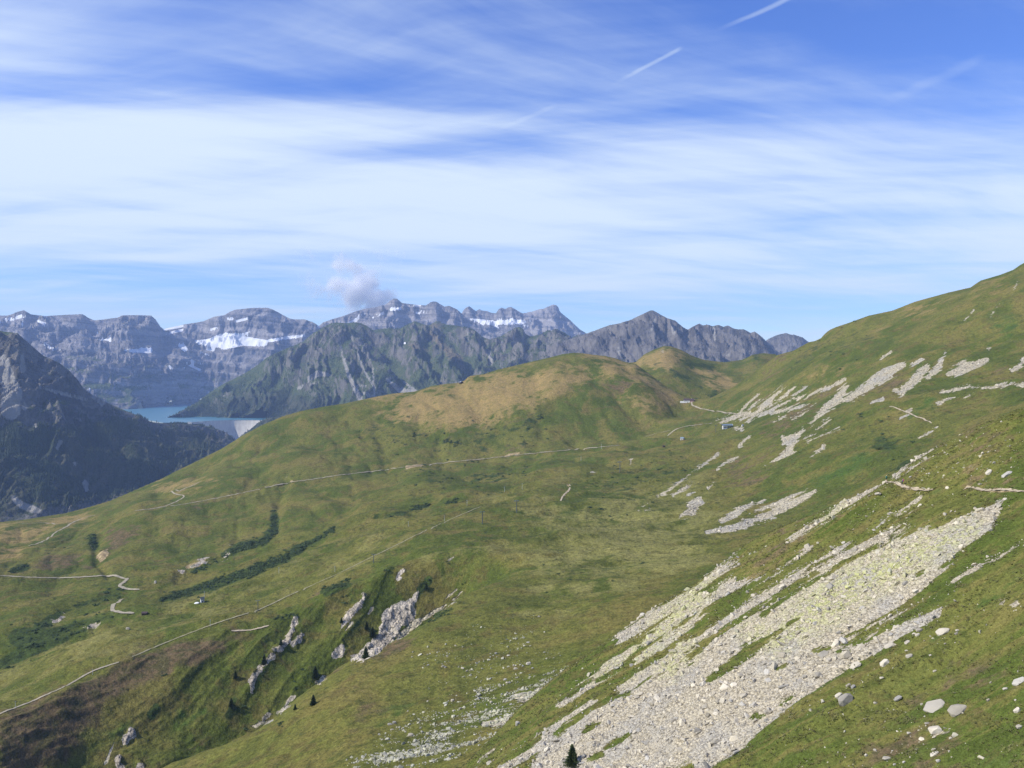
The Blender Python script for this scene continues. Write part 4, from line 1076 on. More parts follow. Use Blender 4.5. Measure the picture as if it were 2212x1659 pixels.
class MB:
    def __init__(s):
        s.v, s.f = [], []

    def add(s, v, f):
        o = len(s.v)
        s.v += [tuple(p) for p in v]
        s.f += [tuple(i + o for i in q) for q in f]
        return s

    def box(s, x0, x1, y0, y1, z0, z1):
        v = [(x0, y0, z0), (x1, y0, z0), (x1, y1, z0), (x0, y1, z0), (x0, y0, z1), (x1, y0, z1), (x1, y1, z1), (x0, y1, z1)]
        return s.add(v, [(0, 3, 2, 1), (4, 5, 6, 7), (0, 1, 5, 4), (1, 2, 6, 5), (2, 3, 7, 6), (3, 0, 4, 7)])

    def tube(s, a, b, ra, rb=None, n=8):
        rb = ra if rb is None else rb
        a, b = Vector(a), Vector(b)
        d_ = (b - a).normalized()
        u = d_.orthogonal().normalized()
        w = d_.cross(u)
        v = []
        for c, r in ((a, ra), (b, rb)):
            for i in range(n):
                t = 2 * math.pi * i / n
                v.append(c + (u * math.cos(t) + w * math.sin(t)) * r)
        f = [(i, (i + 1) % n, n + (i + 1) % n, n + i) for i in range(n)] + [tuple(range(n - 1, -1, -1)), tuple(range(n, 2 * n))]
        return s.add(v, f)

    def gable(s, x0, x1, y0, y1, z0, z1, over=0.4, th=0.25):
        """two roof slabs, ridge along x"""
        ym = (y0 + y1) / 2
        k = (z1 - z0) / (ym - y0)
        for sg, ye in ((-1, y0 - over), (1, y1 + over)):
            ze = z0 - over * k
            v = [(x0 - over, ye, ze), (x1 + over, ye, ze), (x1 + over, ym, z1), (x0 - over, ym, z1)]
            v += [(p[0], p[1], p[2] + th) for p in v]
            q = [(0, 3, 2, 1), (4, 5, 6, 7), (0, 1, 5, 4), (1, 2, 6, 5), (2, 3, 7, 6), (3, 0, 4, 7)]
            if sg > 0:
                q = [tuple(reversed(t)) for t in q]
            s.add(v, q)
        return s

    def house(s, x0, x1, y0, y1, z0, z1, zr):
        ym = (y0 + y1) / 2
        v = [(x0, y0, z0), (x1, y0, z0), (x1, y1, z0), (x0, y1, z0), (x0, y0, z1), (x1, y0, z1), (x1, y1, z1), (x0, y1, z1), (x0, ym, zr), (x1, ym, zr)]
        return s.add(v, [(0, 3, 2, 1), (0, 1, 5, 4), (2, 3, 7, 6), (1, 2, 6, 9, 5), (3, 0, 4, 8, 7), (4, 5, 9, 8), (6, 7, 8, 9)])

    def build(s, name, mat, parent=None, smooth_shade=False):
        return mesh_obj(name, s.v, s.f, mat, parent, smooth_shade)


def empty(name, loc, rz=0.0):
    o = bpy.data.objects.new(name, None)
    o.empty_display_size = 0.5
    o.location = loc
    o.rotation_euler = (0, 0, rz)
    return link(o)


def copy_tree(o, parent=None):
    c = o.copy()
    link(c)
    if parent is not None:
        c.parent = parent
    for ch in list(o.children):
        copy_tree(ch, c)
    return c


def scatter(name, protos, P, rot, scl, pid, extra=None, label=None, category=None):
    """one object of uncountable pieces: every point carries one of the pieces"""
    me = bpy.data.meshes.new(name)
    me.vertices.add(len(P))
    me.vertices.foreach_set('co', np.asarray(P, np.float32).ravel())
    a = me.attributes.new('rot', 'FLOAT_VECTOR', 'POINT')
    a.data.foreach_set('vector', np.asarray(rot, np.float32).ravel())
    a = me.attributes.new('scl', 'FLOAT_VECTOR', 'POINT')
    a.data.foreach_set('vector', np.asarray(scl, np.float32).ravel())
    a = me.attributes.new('pid', 'INT', 'POINT')
    a.data.foreach_set('value', np.asarray(pid, np.int32).ravel())
    for k, v in (extra or {}).items():
        a = me.attributes.new(k, 'FLOAT', 'POINT')
        a.data.foreach_set('value', np.asarray(v, np.float32).ravel())
    o = link(bpy.data.objects.new(name, me))
    col = bpy.data.collections.new(name + '_pieces')
    for p_ in protos:
        col.objects.link(p_)
    ng = bpy.data.node_groups.new(name + '_nodes', 'GeometryNodeTree')
    ng.interface.new_socket('Geometry', in_out='INPUT', socket_type='NodeSocketGeometry')
    ng.interface.new_socket('Geometry', in_out='OUTPUT', socket_type='NodeSocketGeometry')
    gi = ng.nodes.new('NodeGroupInput')
    go = ng.nodes.new('NodeGroupOutput')
    ci = ng.nodes.new('GeometryNodeCollectionInfo')
    ci.inputs['Collection'].default_value = col
    ci.inputs['Separate Children'].default_value = True
    ci.inputs['Reset Children'].default_value = True
    ip = ng.nodes.new('GeometryNodeInstanceOnPoints')
    ip.inputs['Pick Instance'].default_value = True

    def na(nm, typ):
        n = ng.nodes.new('GeometryNodeInputNamedAttribute')
        n.data_type = typ
        n.inputs['Name'].default_value = nm
        return n.outputs['Attribute']
    ng.links.new(gi.outputs[0], ip.inputs['Points'])
    ng.links.new(ci.outputs[0], ip.inputs['Instance'])
    ng.links.new(na('pid', 'INT'), ip.inputs['Instance Index'])
    er = ng.nodes.new('FunctionNodeEulerToRotation')
    ng.links.new(na('rot', 'FLOAT_VECTOR'), er.inputs[0])
    ng.links.new(er.outputs[0], ip.inputs['Rotation'])
    ng.links.new(na('scl', 'FLOAT_VECTOR'), ip.inputs['Scale'])
    ng.links.new(ip.outputs[0], go.inputs[0])
    md = o.modifiers.new('pieces', 'NODES')
    md.node_group = ng
    return tag(o, label, category, kind='stuff')


def proto(name, verts, faces, mat, smooth_shade=False):
    me = bpy.data.meshes.new(name)
    me.from_pydata([tuple(v) for v in verts], [], faces)
    me.materials.append(mat)
    if smooth_shade:
        me.polygons.foreach_set('use_smooth', [True] * len(me.polygons))
    me.update()
    return bpy.data.objects.new(name, me)


def hull(pts):
    import bmesh
    bm = bmesh.new()
    for p_ in pts:
        bm.verts.new(p_)
    bmesh.ops.convex_hull(bm, input=bm.verts)
    for v in [v for v in bm.verts if not v.link_faces]:
        bm.verts.remove(v)
    bm.verts.index_update()
    V = [tuple(v.co) for v in bm.verts]
    Fc = [tuple(v.index for v in f.verts) for f in bm.faces]
    bm.free()
    return V, Fc


def pick(land, w, n):
    """n points of a land, drawn by field weight and ground area"""
    A = np.gradient(land.Y, axis=0) * np.gradient(land.X, axis=1)
    p_ = (np.abs(A) * w).ravel()
    p_ = p_ / p_.sum()
    idx = rng.choice(p_.size, n, p=p_)
    i, j = np.unravel_index(idx, land.Y.shape)
    gy = np.gradient(land.Y, axis=0)[i, j]
    gx = np.gradient(land.X, axis=1)[i, j]
    X = land.X[i, j] + (rng.random(n) - 0.5) * gx
    Y = land.Y[i, j] + (rng.random(n) - 0.5) * gy
    return X, Y, land.zat(X, Y), i, j


# ------------------------------------------------------------------ loose stone
def stone_mat(name, c1, c2, lichen=True, scale=1.2):
    m, g = new_mat(name)
    tc = g.n.new('ShaderNodeTexCoord').outputs['Object']
    rnd = g.n.new('ShaderNodeObjectInfo').outputs['Random']
    off = g.vmath('ADD', tc, g.comb(g.math('MULTIPLY', rnd, 57.0), g.math('MULTIPLY', rnd, 23.0), 0.0))
    n = g.noise(off, scale, 6, 0.65)
    n2 = g.noise(off, scale * 4, 5, 0.65)
    col = g.mix(g.ss(n, 0.36, 0.64), c1, c2)
    rn2 = g.math('FRACT', g.math('MULTIPLY', rnd, 13.7))
    col = g.mix(g.math('MULTIPLY', g.ss(rn2, 0.55, 1.0), 0.6), col, (0.33, 0.325, 0.31))
    col = g.mulv(col, g.rng(rnd, 0, 1, 0.62, 1.20))
    col = g.mulv(col, g.rng(n2, 0.2, 0.8, 0.78, 1.2))
    if lichen:
        la = g.attr('lichen', 'INSTANCER')
        lf = g.math('MULTIPLY', la, g.ss(g.math('FRACT', g.math('MULTIPLY', rnd, 7.31)), 0.15, 0.6))
        col = g.mix(g.math('MULTIPLY', lf, g.ss(n, 0.38, 0.55)), col, (0.53, 0.53, 0.22))
    finish(g, col, 0.92, 0.15, g.bump(n2, 0.5, 0.15))
    return m


MAT_STONE = stone_mat('pale_scree_stone', (0.62, 0.545, 0.40), (0.50, 0.45, 0.35))
MAT_BOULDER = stone_mat('boulder_stone', (0.57, 0.51, 0.39), (0.42, 0.375, 0.29), lichen=False, scale=0.9)
stones = []
for k in range(9):
    asp = np.array([1.0, 0.75 + 0.2 * rng.random(), 0.28 + 0.4 * rng.random()])
    pts = rng.normal(size=(16, 3))
    pts = pts / np.linalg.norm(pts, axis=1)[:, None]
    pts = np.sign(pts) * np.abs(pts) ** 0.7 * asp * 0.55
    V, Fc = hull(pts)
    stones.append(proto('stone_piece', V, Fc, MAT_STONE))

sc = near_attr['scree']
edge = np.clip((scree_soft - 0.22) / 0.42, 0, 1) ** 1.7
X, Y, zz, i, j = pick(NEAR, edge, 85000)
size = np.clip(0.15 * (rng.pareto(2.25, len(X)) + 1), 0.15, 1.25)
big_ = rng.random(len(X)) < 0.005
size = np.where(big_, 1.0 + 1.1 * rng.random(len(X)), size)
keep = rng.random(len(X)) < np.clip(edge[i, j] + 0.25, 0, 1)
X, Y, zz, i, j, size = X[keep], Y[keep], zz[keep], i[keep], j[keep], size[keep]
n = len(X)
tilt = np.arctan(0.6)
rot = np.stack([rng.normal(0, 0.35, n), -tilt + rng.normal(0, 0.35, n), rng.random(n) * 6.28], 1)
scl = size[:, None] * (0.75 + 0.5 * rng.random((n, 3)))
scatter('scree', stones, np.stack([X, Y, zz + size * 0.10], 1), rot, scl, rng.integers(0, 9, n), {'lichen': near_attr['lichen'][i, j]},
        'broad apron of pale angular scree on the near slope', 'scree')

# stray stones in the near grass
strays = np.clip(0.02 + 0.5 * np.clip(fbm(NEAR.X / 18, NEAR.Y / 7, 3, 0.5, 300) - 0.25, 0, 1) + 0.5 * mask(NEAR.px, NEAR.py, [z8([(1100, 1500, 160), (800, 1590, 120)]), z8([(1250, 780, 120), (1000, 900, 60)]), z8([(700, 1180, 80), (560, 1300, 60)]), z4([(900, 1250, 60), (1400, 1250, 120)]), z8([(900, 250, 80)])], 60), 0, 1) * (sc < 0.3)
X, Y, zz, i, j = pick(NEAR, strays, 3600)
size = np.clip(0.16 * (rng.pareto(2.0, len(X)) + 1), 0.16, 1.0)
n = len(X)
rot = np.stack([rng.normal(0, 0.2, n), -tilt + rng.normal(0, 0.2, n), rng.random(n) * 6.28], 1)
scatter('loose_stones', stones_b := [proto('stone_piece', p_.data.vertices and [v.co[:] for v in p_.data.vertices], [tuple(f.vertices) for f in p_.data.polygons], MAT_STONE) for p_ in stones], np.stack([X, Y, zz + size * 0.05], 1), rot, size[:, None] * (0.7 + 0.6 * rng.random((n, 3))), rng.integers(0, 9, n), {'lichen': np.full(n, 0.3)},
        'small pale stones strewn through the near grass', 'stones')

# rubble field in the combe
rub = np.maximum.reduce([mask(MAIN.px, MAIN.py, [z6([(1500, 1120, 30), (1400, 1190, 60), (1250, 1240, 50), (1000, 1230, 30)]), z6([(1250, 1330, 20), (1120, 1390, 40), (900, 1400, 40), (700, 1480, 36)]), z6([(1000, 1440, 40), (800, 1520, 50), (500, 1600, 45), (250, 1640, 30)])], 16),
                         0.35 * mask(MAIN.px, MAIN.py, [z6([(1400, 1080, 60), (1250, 1150, 60), (1100, 1350, 90), (700, 1420, 70), (500, 1560, 90)])], 26), 0.06 * mask(MAIN.px, MAIN.py, [z6([(1300, 950, 120), (800, 1080, 120), (1200, 1080, 100)])], 40)])
rub = rub * np.clip(0.15 + 2.2 * (fbm(MAIN.X / 26, MAIN.Y / 9, 3, 0.5, 310) + 0.12), 0.02, 1)
X, Y, zz, i, j = pick(MAIN, rub * (MAIN.T < 2.2), 5200)
size = np.clip(0.34 * (rng.pareto(2.0, len(X)) + 1), 0.34, 2.0)
n = len(X)
rot = np.stack([rng.normal(0, 0.3, n), rng.normal(0, 0.3, n), rng.random(n) * 6.28], 1)
MAT_RUB = stone_mat('rubble_stone', (0.50, 0.47, 0.345), (0.38, 0.36, 0.28))
stones_c = [proto('stone_piece', [v.co[:] for v in p_.data.vertices], [tuple(f.vertices) for f in p_.data.polygons], MAT_RUB) for p_ in stones]
scatter('rubble', stones_c, np.stack([X, Y, zz + size * 0.12], 1), rot, size[:, None] * (0.75 + 0.5 * rng.random((n, 3))), rng.integers(0, 9, n), {'lichen': np.full(n, 0.25)},
        'field of pale rubble in the green combe below the near slope', 'rubble')

# blocks on the screes of the far hillside
X, Y, zz, i, j = pick(MAIN, np.clip(main_attr['scree'] - 0.35, 0, 1) * (MAIN.px > 1480) * (MAIN.T > 3.5), 16000)
size = np.clip(0.42 * (rng.pareto(1.9, len(X)) + 1), 0.42, 3.0)
n = len(X)
rot = np.stack([rng.normal(0, 0.3, n), rng.normal(-0.4, 0.3, n), rng.random(n) * 6.28], 1)
stones_d = [proto('stone_piece', [v.co[:] for v in p_.data.vertices], [tuple(f.vertices) for f in p_.data.polygons], MAT_STONE) for p_ in stones]
scatter('hillside_scree', stones_d, np.stack([X, Y, zz + size * 0.12], 1), rot, size[:, None] * (0.75 + 0.5 * rng.random((n, 3))), rng.integers(0, 9, n), {'lichen': np.full(n, 0.05)},
        'pale block screes streaking down the green hillside', 'scree')

# ------------------------------------------------------------------ boulders one can pick out
import bmesh
boulder_meshes = []
for k in range(8):
    pts = rng.normal(size=(30, 3))
    pts = pts / np.linalg.norm(pts, axis=1)[:, None]
    pts = np.sign(pts) * np.abs(pts) ** 0.75 * 0.5
    pts[:, 2] = np.clip(pts[:, 2], -0.5, 0.30 + 0.1 * rng.random())
    V, Fc = hull(pts)
    bm = bmesh.new()
    vv = [bm.verts.new(v) for v in V]
    for f in Fc:
        bm.faces.new([vv[q] for q in f])
    bmesh.ops.bevel(bm, geom=bm.edges[:], offset=0.02, segments=1, affect='EDGES')
    me = bpy.data.meshes.new('boulder')
    bm.to_mesh(me)
    bm.free()
    me.materials.append(MAT_BOULDER)
    boulder_meshes.append(me)
n_b = [0]


def boulder(land, x, y, w, h, label, group=None, tilt_x=0.0, depth=0.75, sink=0.3, slab=False):
    p_ = land.at(x, y)
    k = p_.y / F
    o = link(bpy.data.objects.new('boulder', boulder_meshes[n_b[0] % 8]))
    n_b[0] += 1
    nrm = land.normal(p_, 1.0)
    L, H = w * k, h * k
    o.scale = (L * 1.12, L * depth, H * 1.25)
    o.rotation_euler = (rng.normal(0, 0.1), (-math.atan2(-nrm.x, nrm.z) if False else tilt_x), rng.normal(0, 0.25))
    o.location = p_ + Vector((0, 0, H * (0.5 - sink)))
    if slab:
        o.scale = (L * 1.15, L * 0.95, L * 0.34)
        o.rotation_euler = (rng.normal(0, 0.08), -0.52 + rng.normal(0, 0.06), rng.normal(0, 0.2))
        o.location = p_ + Vector((0, 0, L * 0.06))
    return tag(o, label, 'boulder', group)


B7 = lambda x, y: t7([(x, y)])[0]
used_labels = set()


def near_to(x, y, marks, noun, size):
    """says where a stone lies from the landmark it is closest to"""
    opts = []
    for nm, mx_, my_ in marks:
        dx_, dy_ = x - mx_, y - my_
        dist = math.hypot(dx_, dy_)
        ang = math.degrees(math.atan2(-dy_, dx_)) % 360
        way = ['right of', 'above and right of', 'above', 'above and left of', 'left of', 'below and left of', 'below', 'below and right of'][int((ang + 22.5) // 45) % 8]
        opts.append((dist, way, nm))
    opts.sort()
    for adj in ('', 'farther '):
        for dist, way, nm in opts[:5]:
            t = '%s %s%s %s the %s' % (noun, adj, 'out ' + way if adj else 'close ' + way if dist < 16 else way, '', nm)
            t = ' '.join(t.split())
            if t not in used_labels:
                used_labels.add(t)
                return t
    t = noun + ' ' + opts[0][1] + ' the ' + opts[0][2]
    return t



NAMED = [((1155, 880), 235, 165, 'big pale oval slab lying alone in the grass below the scree', -0.62), ((1420, 955), 205, 62, 'long flat slab just beside the big oval slab', -0.2), ((1170, 1195), 145, 95, 'rounded pinkish boulder with rubble spilling beneath it', -0.3),
         ((572, 408), 115, 68, 'grey block with a dark shaded underside below the scree edge', -0.4), ((865, 330), 85, 40, 'small grey block beyond the dark-sided block', -0.2), ((730, 818), 98, 52, 'pale hump-backed boulder between the scree foot and the big oval slab', -0.1),
         ((115, 835), 180, 110, 'large wedge-shaped boulder at the lower edge of the scree', -0.6), ((40, 800), 95, 70, 'tilted block leaning beside the wedge-shaped boulder', -0.6), ((2150, 610), 150, 90, 'ribbed grey slab at the picture edge on the near slope', -0.6),
         ((1250, 30), 150, 70, 'flat grey slab at the top of the stony patch above the near grass', -0.35), ((225, 420), 140, 95, 'sloping slab resting on the rim of the pale scree', -0.6), ((630, 205), 115, 45, 'thin slab beside the light gravel tongue', -0.25),
         ((2130, 970), 85, 48, 'upright yellowish stone near the picture edge', -0.7), ((2155, 1160), 78, 38, 'low pale stone near the picture corner on the grass', -0.2), ((1155, 1475), 105, 55, 'flat grey-green slab in the rubble patch near the bottom edge', -0.2), ((1150, 1422), 55, 42, 'round light stone above the grey-green slab', 0.0)]
for (bx, by), w, h, lab, tl in NAMED:
    x, y = B7(bx, by + h * 0.35)
    boulder(NEAR, x, y, w * 0.18383, h * 0.18383, lab, None, tl, slab=('slab' in lab))
NEAR_MARKS = [(nm,) + tuple(B7(a, b)) for nm, a, b in [('big oval slab', 1155, 880), ('long flat slab', 1420, 955), ('rounded pinkish boulder', 1170, 1195), ('dark-sided grey block', 572, 408), ('hump-backed boulder', 730, 818), ('wedge-shaped boulder', 115, 835), ('ribbed slab', 2150, 610), ('grey-green slab', 1155, 1475), ('slab atop the stony patch', 1250, 30), ('thin slab by the gravel tongue', 630, 205)]]
for bx, by, w, h in [(1990, 725, 55, 28), (860, 1245, 55, 24), (150, 690, 62, 38), (205, 706, 60, 40), (540, 597, 48, 22), (465, 890, 45, 25), (600, 1542, 110, 26), (1200, 1572, 52, 28), (690, 1615, 34, 24), (460, 1445, 38, 28), (360, 1512, 32, 46), (840, 180, 70, 28), (960, 95, 60, 30), (980, 35, 80, 36), (1430, 40, 50, 24), (1415, 75, 46, 20), (1285, 195, 26, 20), (1160, 515, 44, 20),
                     (2110, 860, 30, 24), (1820, 650, 30, 18), (1075, 1130, 60, 20), (1350, 1305, 40, 22), (800, 1585, 40, 18), (1330, 1460, 30, 20), (1790, 860, 44, 30), (830, 278, 36, 20), (1110, 330, 34, 18)]:
    x, y = B7(bx, by)
    noun = 'small pale stone' if w < 40 else 'long pale stone' if w > 2.4 * h else 'pale block'
    boulder(NEAR, x, y, w * 0.18383, h * 0.18383, near_to(x, y, NEAR_MARKS, noun, w), 'stones one can pick out in the near grass', rng.normal(-0.3, 0.2))
Q4 = lambda x, y: z4([(x, y)])[0]
for bx, by, w, h, lab in [(1490, 1315, 62, 16, 'long lichen-grey slab on the brown slope above the path'), (1385, 1303, 46, 16, 'shorter pale slab uphill of the bare path section'), (925, 1330, 18, 10, 'small pale block just above the two hikers')]:
    x, y = Q4(bx, by)
    boulder(NEAR, x, y, w * 0.3676, h * 0.3676, lab, None, -0.55)
zc = Z(813.2, 1387.9, 0.16338)
for bx, by, w, h, lab in [(180, 1088, 66, 30, 'flat table-like pale boulder at the edge of the rubble field'), (238, 1072, 54, 44, 'upright grey boulder next to the flat table-like one'), (455, 1238, 75, 56, 'dark-sided boulder alone in the grass left of the rubble'), (1870, 1085, 66, 62, 'round pale boulder on the brown bank beside the rubble field')]:
    x, y = zc([(bx, by)])[0]
    boulder(MAIN if bx < 1500 else NEAR, x, y, w * 0.16338, h * 0.16338, lab)
RUB_MARKS = [(nm,) + tuple(zc([(a, b)])[0]) for nm, a, b in [('flat table-like boulder', 180, 1088), ('dark-sided boulder in the grass', 455, 1238), ('pale rubble fan', 1850, 660), ('middle of the rubble field', 1200, 1080), ('upper rim of the rubble', 1200, 600), ('dry tan patch above the combe', 1250, 20), ('brown bank by the rubble', 1870, 1085)]]
for bx, by, w, h in [(1140, 344, 50, 24), (880, 322, 44, 30), (912, 334, 30, 24), (685, 304, 32, 24), (1195, 382, 34, 24), (1580, 150, 38, 26), (1745, 176, 40, 20), (1842, 352, 56, 30), (1815, 312, 28, 34), (2010, 282, 64, 36), (1005, 776, 42, 38), (940, 187, 28, 22), (710, 152, 22, 20), (675, 165, 22, 18), (2066, 344, 30, 24), (1045, 46, 24, 20), (1705, 496, 42, 30), (1140, 65, 20, 20),
                     (1240, 370, 24, 16), (1088, 326, 18, 24), (470, 196, 20, 18), (480, 132, 18, 20), (1955, 48, 28, 22), (1630, 570, 44, 26), (1725, 536, 34, 24), (345, 1145, 26, 34), (205, 1157, 44, 20), (35, 1220, 30, 24), (75, 1290, 34, 18), (268, 1128, 22, 22), (383, 1187, 24, 20), (583, 1135, 26, 18), (670, 1215, 26, 34), (412, 912, 22, 24), (676, 784, 24, 26), (1110, 882, 40, 34), (1300, 862, 30, 24), (1515, 800, 38, 40), (1590, 466 - 60, 20, 16)]:
    x, y = zc([(bx, by)])[0]
    noun = 'small whitish stone' if w < 28 else 'flat whitish boulder' if w > 1.9 * h else 'whitish boulder'
    boulder(MAIN, x, y, w * 0.16338, h * 0.16338, near_to(x, y, RUB_MARKS, noun, w), 'boulders scattered around the rubble field')
x, y = t1([(1505, 1495)])[0]
boulder(MAIN, x, y, 9, 6, 'lone whitish boulder on the ski meadow below the dark box hut')
x, y = t1([(1825, 955)])[0]
boulder(MAIN, x, y, 6, 8, 'upright white stone beside the end of the zigzag road')

# ------------------------------------------------------------------ roads and paths
def gravel_mat(name, c1, c2):
    m, g = new_mat(name)
    p = g.pos()
    n = g.noise(p, 0.25, 7, 0.65)
    n2 = g.noise(p, 1.7, 5, 0.6)
    finish(g, g.mulv(g.mix(g.ss(n, 0.35, 0.65), c1, c2), g.rng(n2, 0.2, 0.8, 0.85, 1.15)), 0.95, 0.05, g.bump(n2, 0.4, 0.2))
    return m


MAT_ROAD = gravel_mat('gravel_track', (0.42, 0.365, 0.26), (0.30, 0.265, 0.185))
MAT_TRACK = gravel_mat('grassy_track', (0.34, 0.305, 0.19), (0.24, 0.225, 0.12))
MAT_PATH = gravel_mat('trodden_path', (0.52, 0.43, 0.30), (0.40, 0.33, 0.22))


def road(name, land, pts, width, mat, label, lift=0.18, wvar=0.22):
    pts = [Vector(p[:2]) for p in pts]
    dense = []
    for k in range(len(pts) - 1):
        a, b = pts[max(k - 1, 0)], pts[k]
        c, d_ = pts[k + 1], pts[min(k + 2, len(pts) - 1)]
        n_ = max(2, int((c - b).length / 2.5))
        for q_ in range(n_):
            t = q_ / n_
            dense.append(0.5 * ((2 * b) + (c - a) * t + (2 * a - 5 * b + 4 * c - d_) * t * t + (3 * b - a - 3 * c + d_) * t ** 3))
    dense.append(pts[-1])
    P = [land.at(p_.x, p_.y) for p_ in dense]
    Yv = np.array([p_.y for p_ in P])
    Yv = np.convolve(np.pad(Yv, 3, 'edge'), np.ones(7) / 7, 'valid')
    P = [Vector((Yv[k] * (dense[k].x - CX) / F, Yv[k], 0)) for k in range(len(P))]
    V, Fc = [], []
    nl = 5
    for k, p_ in enumerate(P):
        t = (P[min(k + 1, len(P) - 1)] - P[max(k - 1, 0)])
        t.z = 0
        t.normalize()
        s_ = Vector((-t.y, t.x, 0))
        w = width * (1 + wvar * float(fbm(np.array([k * 0.21]), np.array([width * 3.1]), 3)[0]))
        ends = min(1.0, 0.35 + min(k, len(P) - 1 - k) * 0.25)
        for q_ in range(nl):
            V.append(p_ + s_ * (q_ / (nl - 1) - 0.5) * w * ends)
    zz_ = land.zat([v.x for v in V], [v.y for v in V])
    zz_ = zz_.reshape(-1, nl)
    mid = zz_.max(1) * 0.5 + zz_.mean(1) * 0.5
    zz_ = 0.45 * zz_ + 0.55 * mid[:, None]
    zz_ = np.maximum(zz_, land.zat([v.x for v in V], [v.y for v in V]).reshape(-1, nl))
    for v, z_ in zip(V, zz_.ravel()):
        v.z = z_ + lift
    for k in range(len(P) - 1):
        for q_ in range(nl - 1):
            a = k * nl + q_
            Fc.append((a, a + 1, a + nl + 1, a + nl))
    o = mesh_obj(name, V, Fc, mat, None, True)
    return tag(o, label, 'path' if 'path' in name else 'road', kind='structure')


road('gravel_road', MAIN, [(290, 1104), (330, 1099), (400, 1089), (500, 1070), (560, 1057), (620, 1044), (680, 1035), (740, 1026), (810, 1018), (880, 1009), (960, 1000), (1060, 990), (1170, 978), (1280, 968), (1340, 962)], 4.0, MAT_ROAD, 'long straight gravel road slanting across the grassy hill', 0.5)
road('gravel_road', MAIN, t1([(-300, 850), (0, 868), (200, 880), (480, 893), (800, 893), (1100, 878), (1280, 870), (1400, 885), (1490, 905), (1450, 950), (1405, 985), (1430, 1010), (1530, 1030), (1640, 1036)]), 4.2, MAT_ROAD, 'pale gravel road at the left that ends in a zigzag bend', 0.5)
road('gravel_road', MAIN, t1([(1450, 1140), (1370, 1180), (1320, 1240), (1340, 1285), (1420, 1305), (1575, 1312)]), 4.2, MAT_ROAD, 'lower hairpin of the pale road beside the alder scrub', 0.5)
road('farm_track', MAIN, t5([(-100, 1060), (0, 1015), (180, 945), (340, 885)]) + [(110, 1497), (130, 1488)] + t5([(720, 720), (900, 620), (1060, 530), (1200, 475), (1400, 410)]), 1.7, MAT_ROAD, 'pale track along the crest above the brown heather slope', 0.3)
road('farm_track', MAIN, [(285, 1420), (340, 1396), (400, 1372), (450, 1353), (500, 1336), (560, 1317), (620, 1289), (680, 1262), (740, 1235), (800, 1205), (850, 1181), (900, 1156), (950, 1133), (985, 1117), (1040, 1094)], 1.6, MAT_TRACK, 'track climbing the middle of the ski meadow between the masts', 0.3)
road('foot_path', MAIN, t6([(790, 207), (950, 200), (1080, 180), (1190, 145)]), 1.8, MAT_PATH, 'short pale path at the top of the ravine', 0.25)
road('farm_track', MAIN, t1([(330, 520), (500, 470), (580, 420), (650, 360), (750, 310), (870, 235), (1000, 185), (1120, 160)]), 3.0, MAT_ROAD, 'light track curving up the dry meadow at far left', 0.4)
road('farm_track', MAIN, t1([(230, 258), (380, 252), (520, 245), (680, 268)]), 2.6, MAT_ROAD, 'thin track along the skyline of the dry meadow', 0.4)
road('farm_track', MAIN, t2([(-5, 440), (110, 415), (260, 350), (318, 300), (240, 285), (165, 255), (190, 235), (240, 250), (360, 200), (520, 130)]), 3.0, MAT_ROAD, 'winding grassy track above the long straight road', 0.4)
road('gravel_road', MAIN, z3([(920, 715), (897, 730), (896, 750), (920, 770), (1000, 790), (1100, 805), (1220, 822)]), 3.6, MAT_ROAD, 'pale road from the refuge to the scree fan', 0.5)
road('gravel_road', MAIN, z3([(725, 978), (750, 950), (790, 925), (850, 908), (960, 893), (1040, 886)]), 4.0, MAT_ROAD, 'curved gravel road left of the lift station', 0.5)
road('foot_path', MAIN, z3([(570, 978), (650, 955), (750, 936)]), 2.2, MAT_PATH, 'faint path joining the curved road near the lift station', 0.3)
road('foot_path', MAIN, z4([(800, 910), (850, 930), (910, 950), (960, 975), (1010, 990), (1050, 1020)]), 2.0, MAT_PATH, 'footpath zigzagging down the green hillside', 0.3)
road('foot_path', MAIN, t4([(1160, 520), (1165, 580), (1130, 630), (1090, 665), (1030, 730)]), 2.2, MAT_PATH, 'reddish worn path on the meadow below the lift station', 0.3)
road('foot_path', NEAR, z4([(770, 1361), (800, 1358), (830, 1363), (870, 1378), (900, 1390), (950, 1401), (1010, 1408), (1060, 1406)]), 0.95, MAT_PATH, 'narrow earthy hiking path where the two hikers walk', 0.06, 0.5)
road('foot_path', NEAR, z4([(1250, 1388), (1320, 1398), (1380, 1410), (1440, 1405), (1500, 1407), (1560, 1412), (1620, 1416)]), 0.95, MAT_PATH, 'bare earthy stretch of the hiking path at the picture edge', 0.06, 0.5)

# ------------------------------------------------------------------ conifers
def leaf_mat(name, c1, c2):
    m, g = new_mat(name)
    p = g.pos()
    n = g.noise(p, 1.3, 4, 0.6)
    rnd = g.n.new('ShaderNodeObjectInfo').outputs['Random']
    col = g.mulv(g.mix(g.ss(n, 0.35, 0.65), c1, c2), g.rng(rnd, 0, 1, 0.8, 1.25))
    finish(g, col, 0.8, 0.15)
    return m


MAT_NEEDLE = leaf_mat('spruce_needles', (0.135, 0.170, 0.070), (0.080, 0.110, 0.048))
MAT_BARK = simple_mat('bark', (0.11, 0.085, 0.065), 0.95, 0.05, var=0.3, scale=6)
MAT_ALDER = leaf_mat('alder_leaves', (0.080, 0.115, 0.042), (0.050, 0.076, 0.032))
MAT_FAR_NEEDLE = leaf_mat('far_conifer_needles', (0.075, 0.095, 0.046), (0.046, 0.062, 0.032))


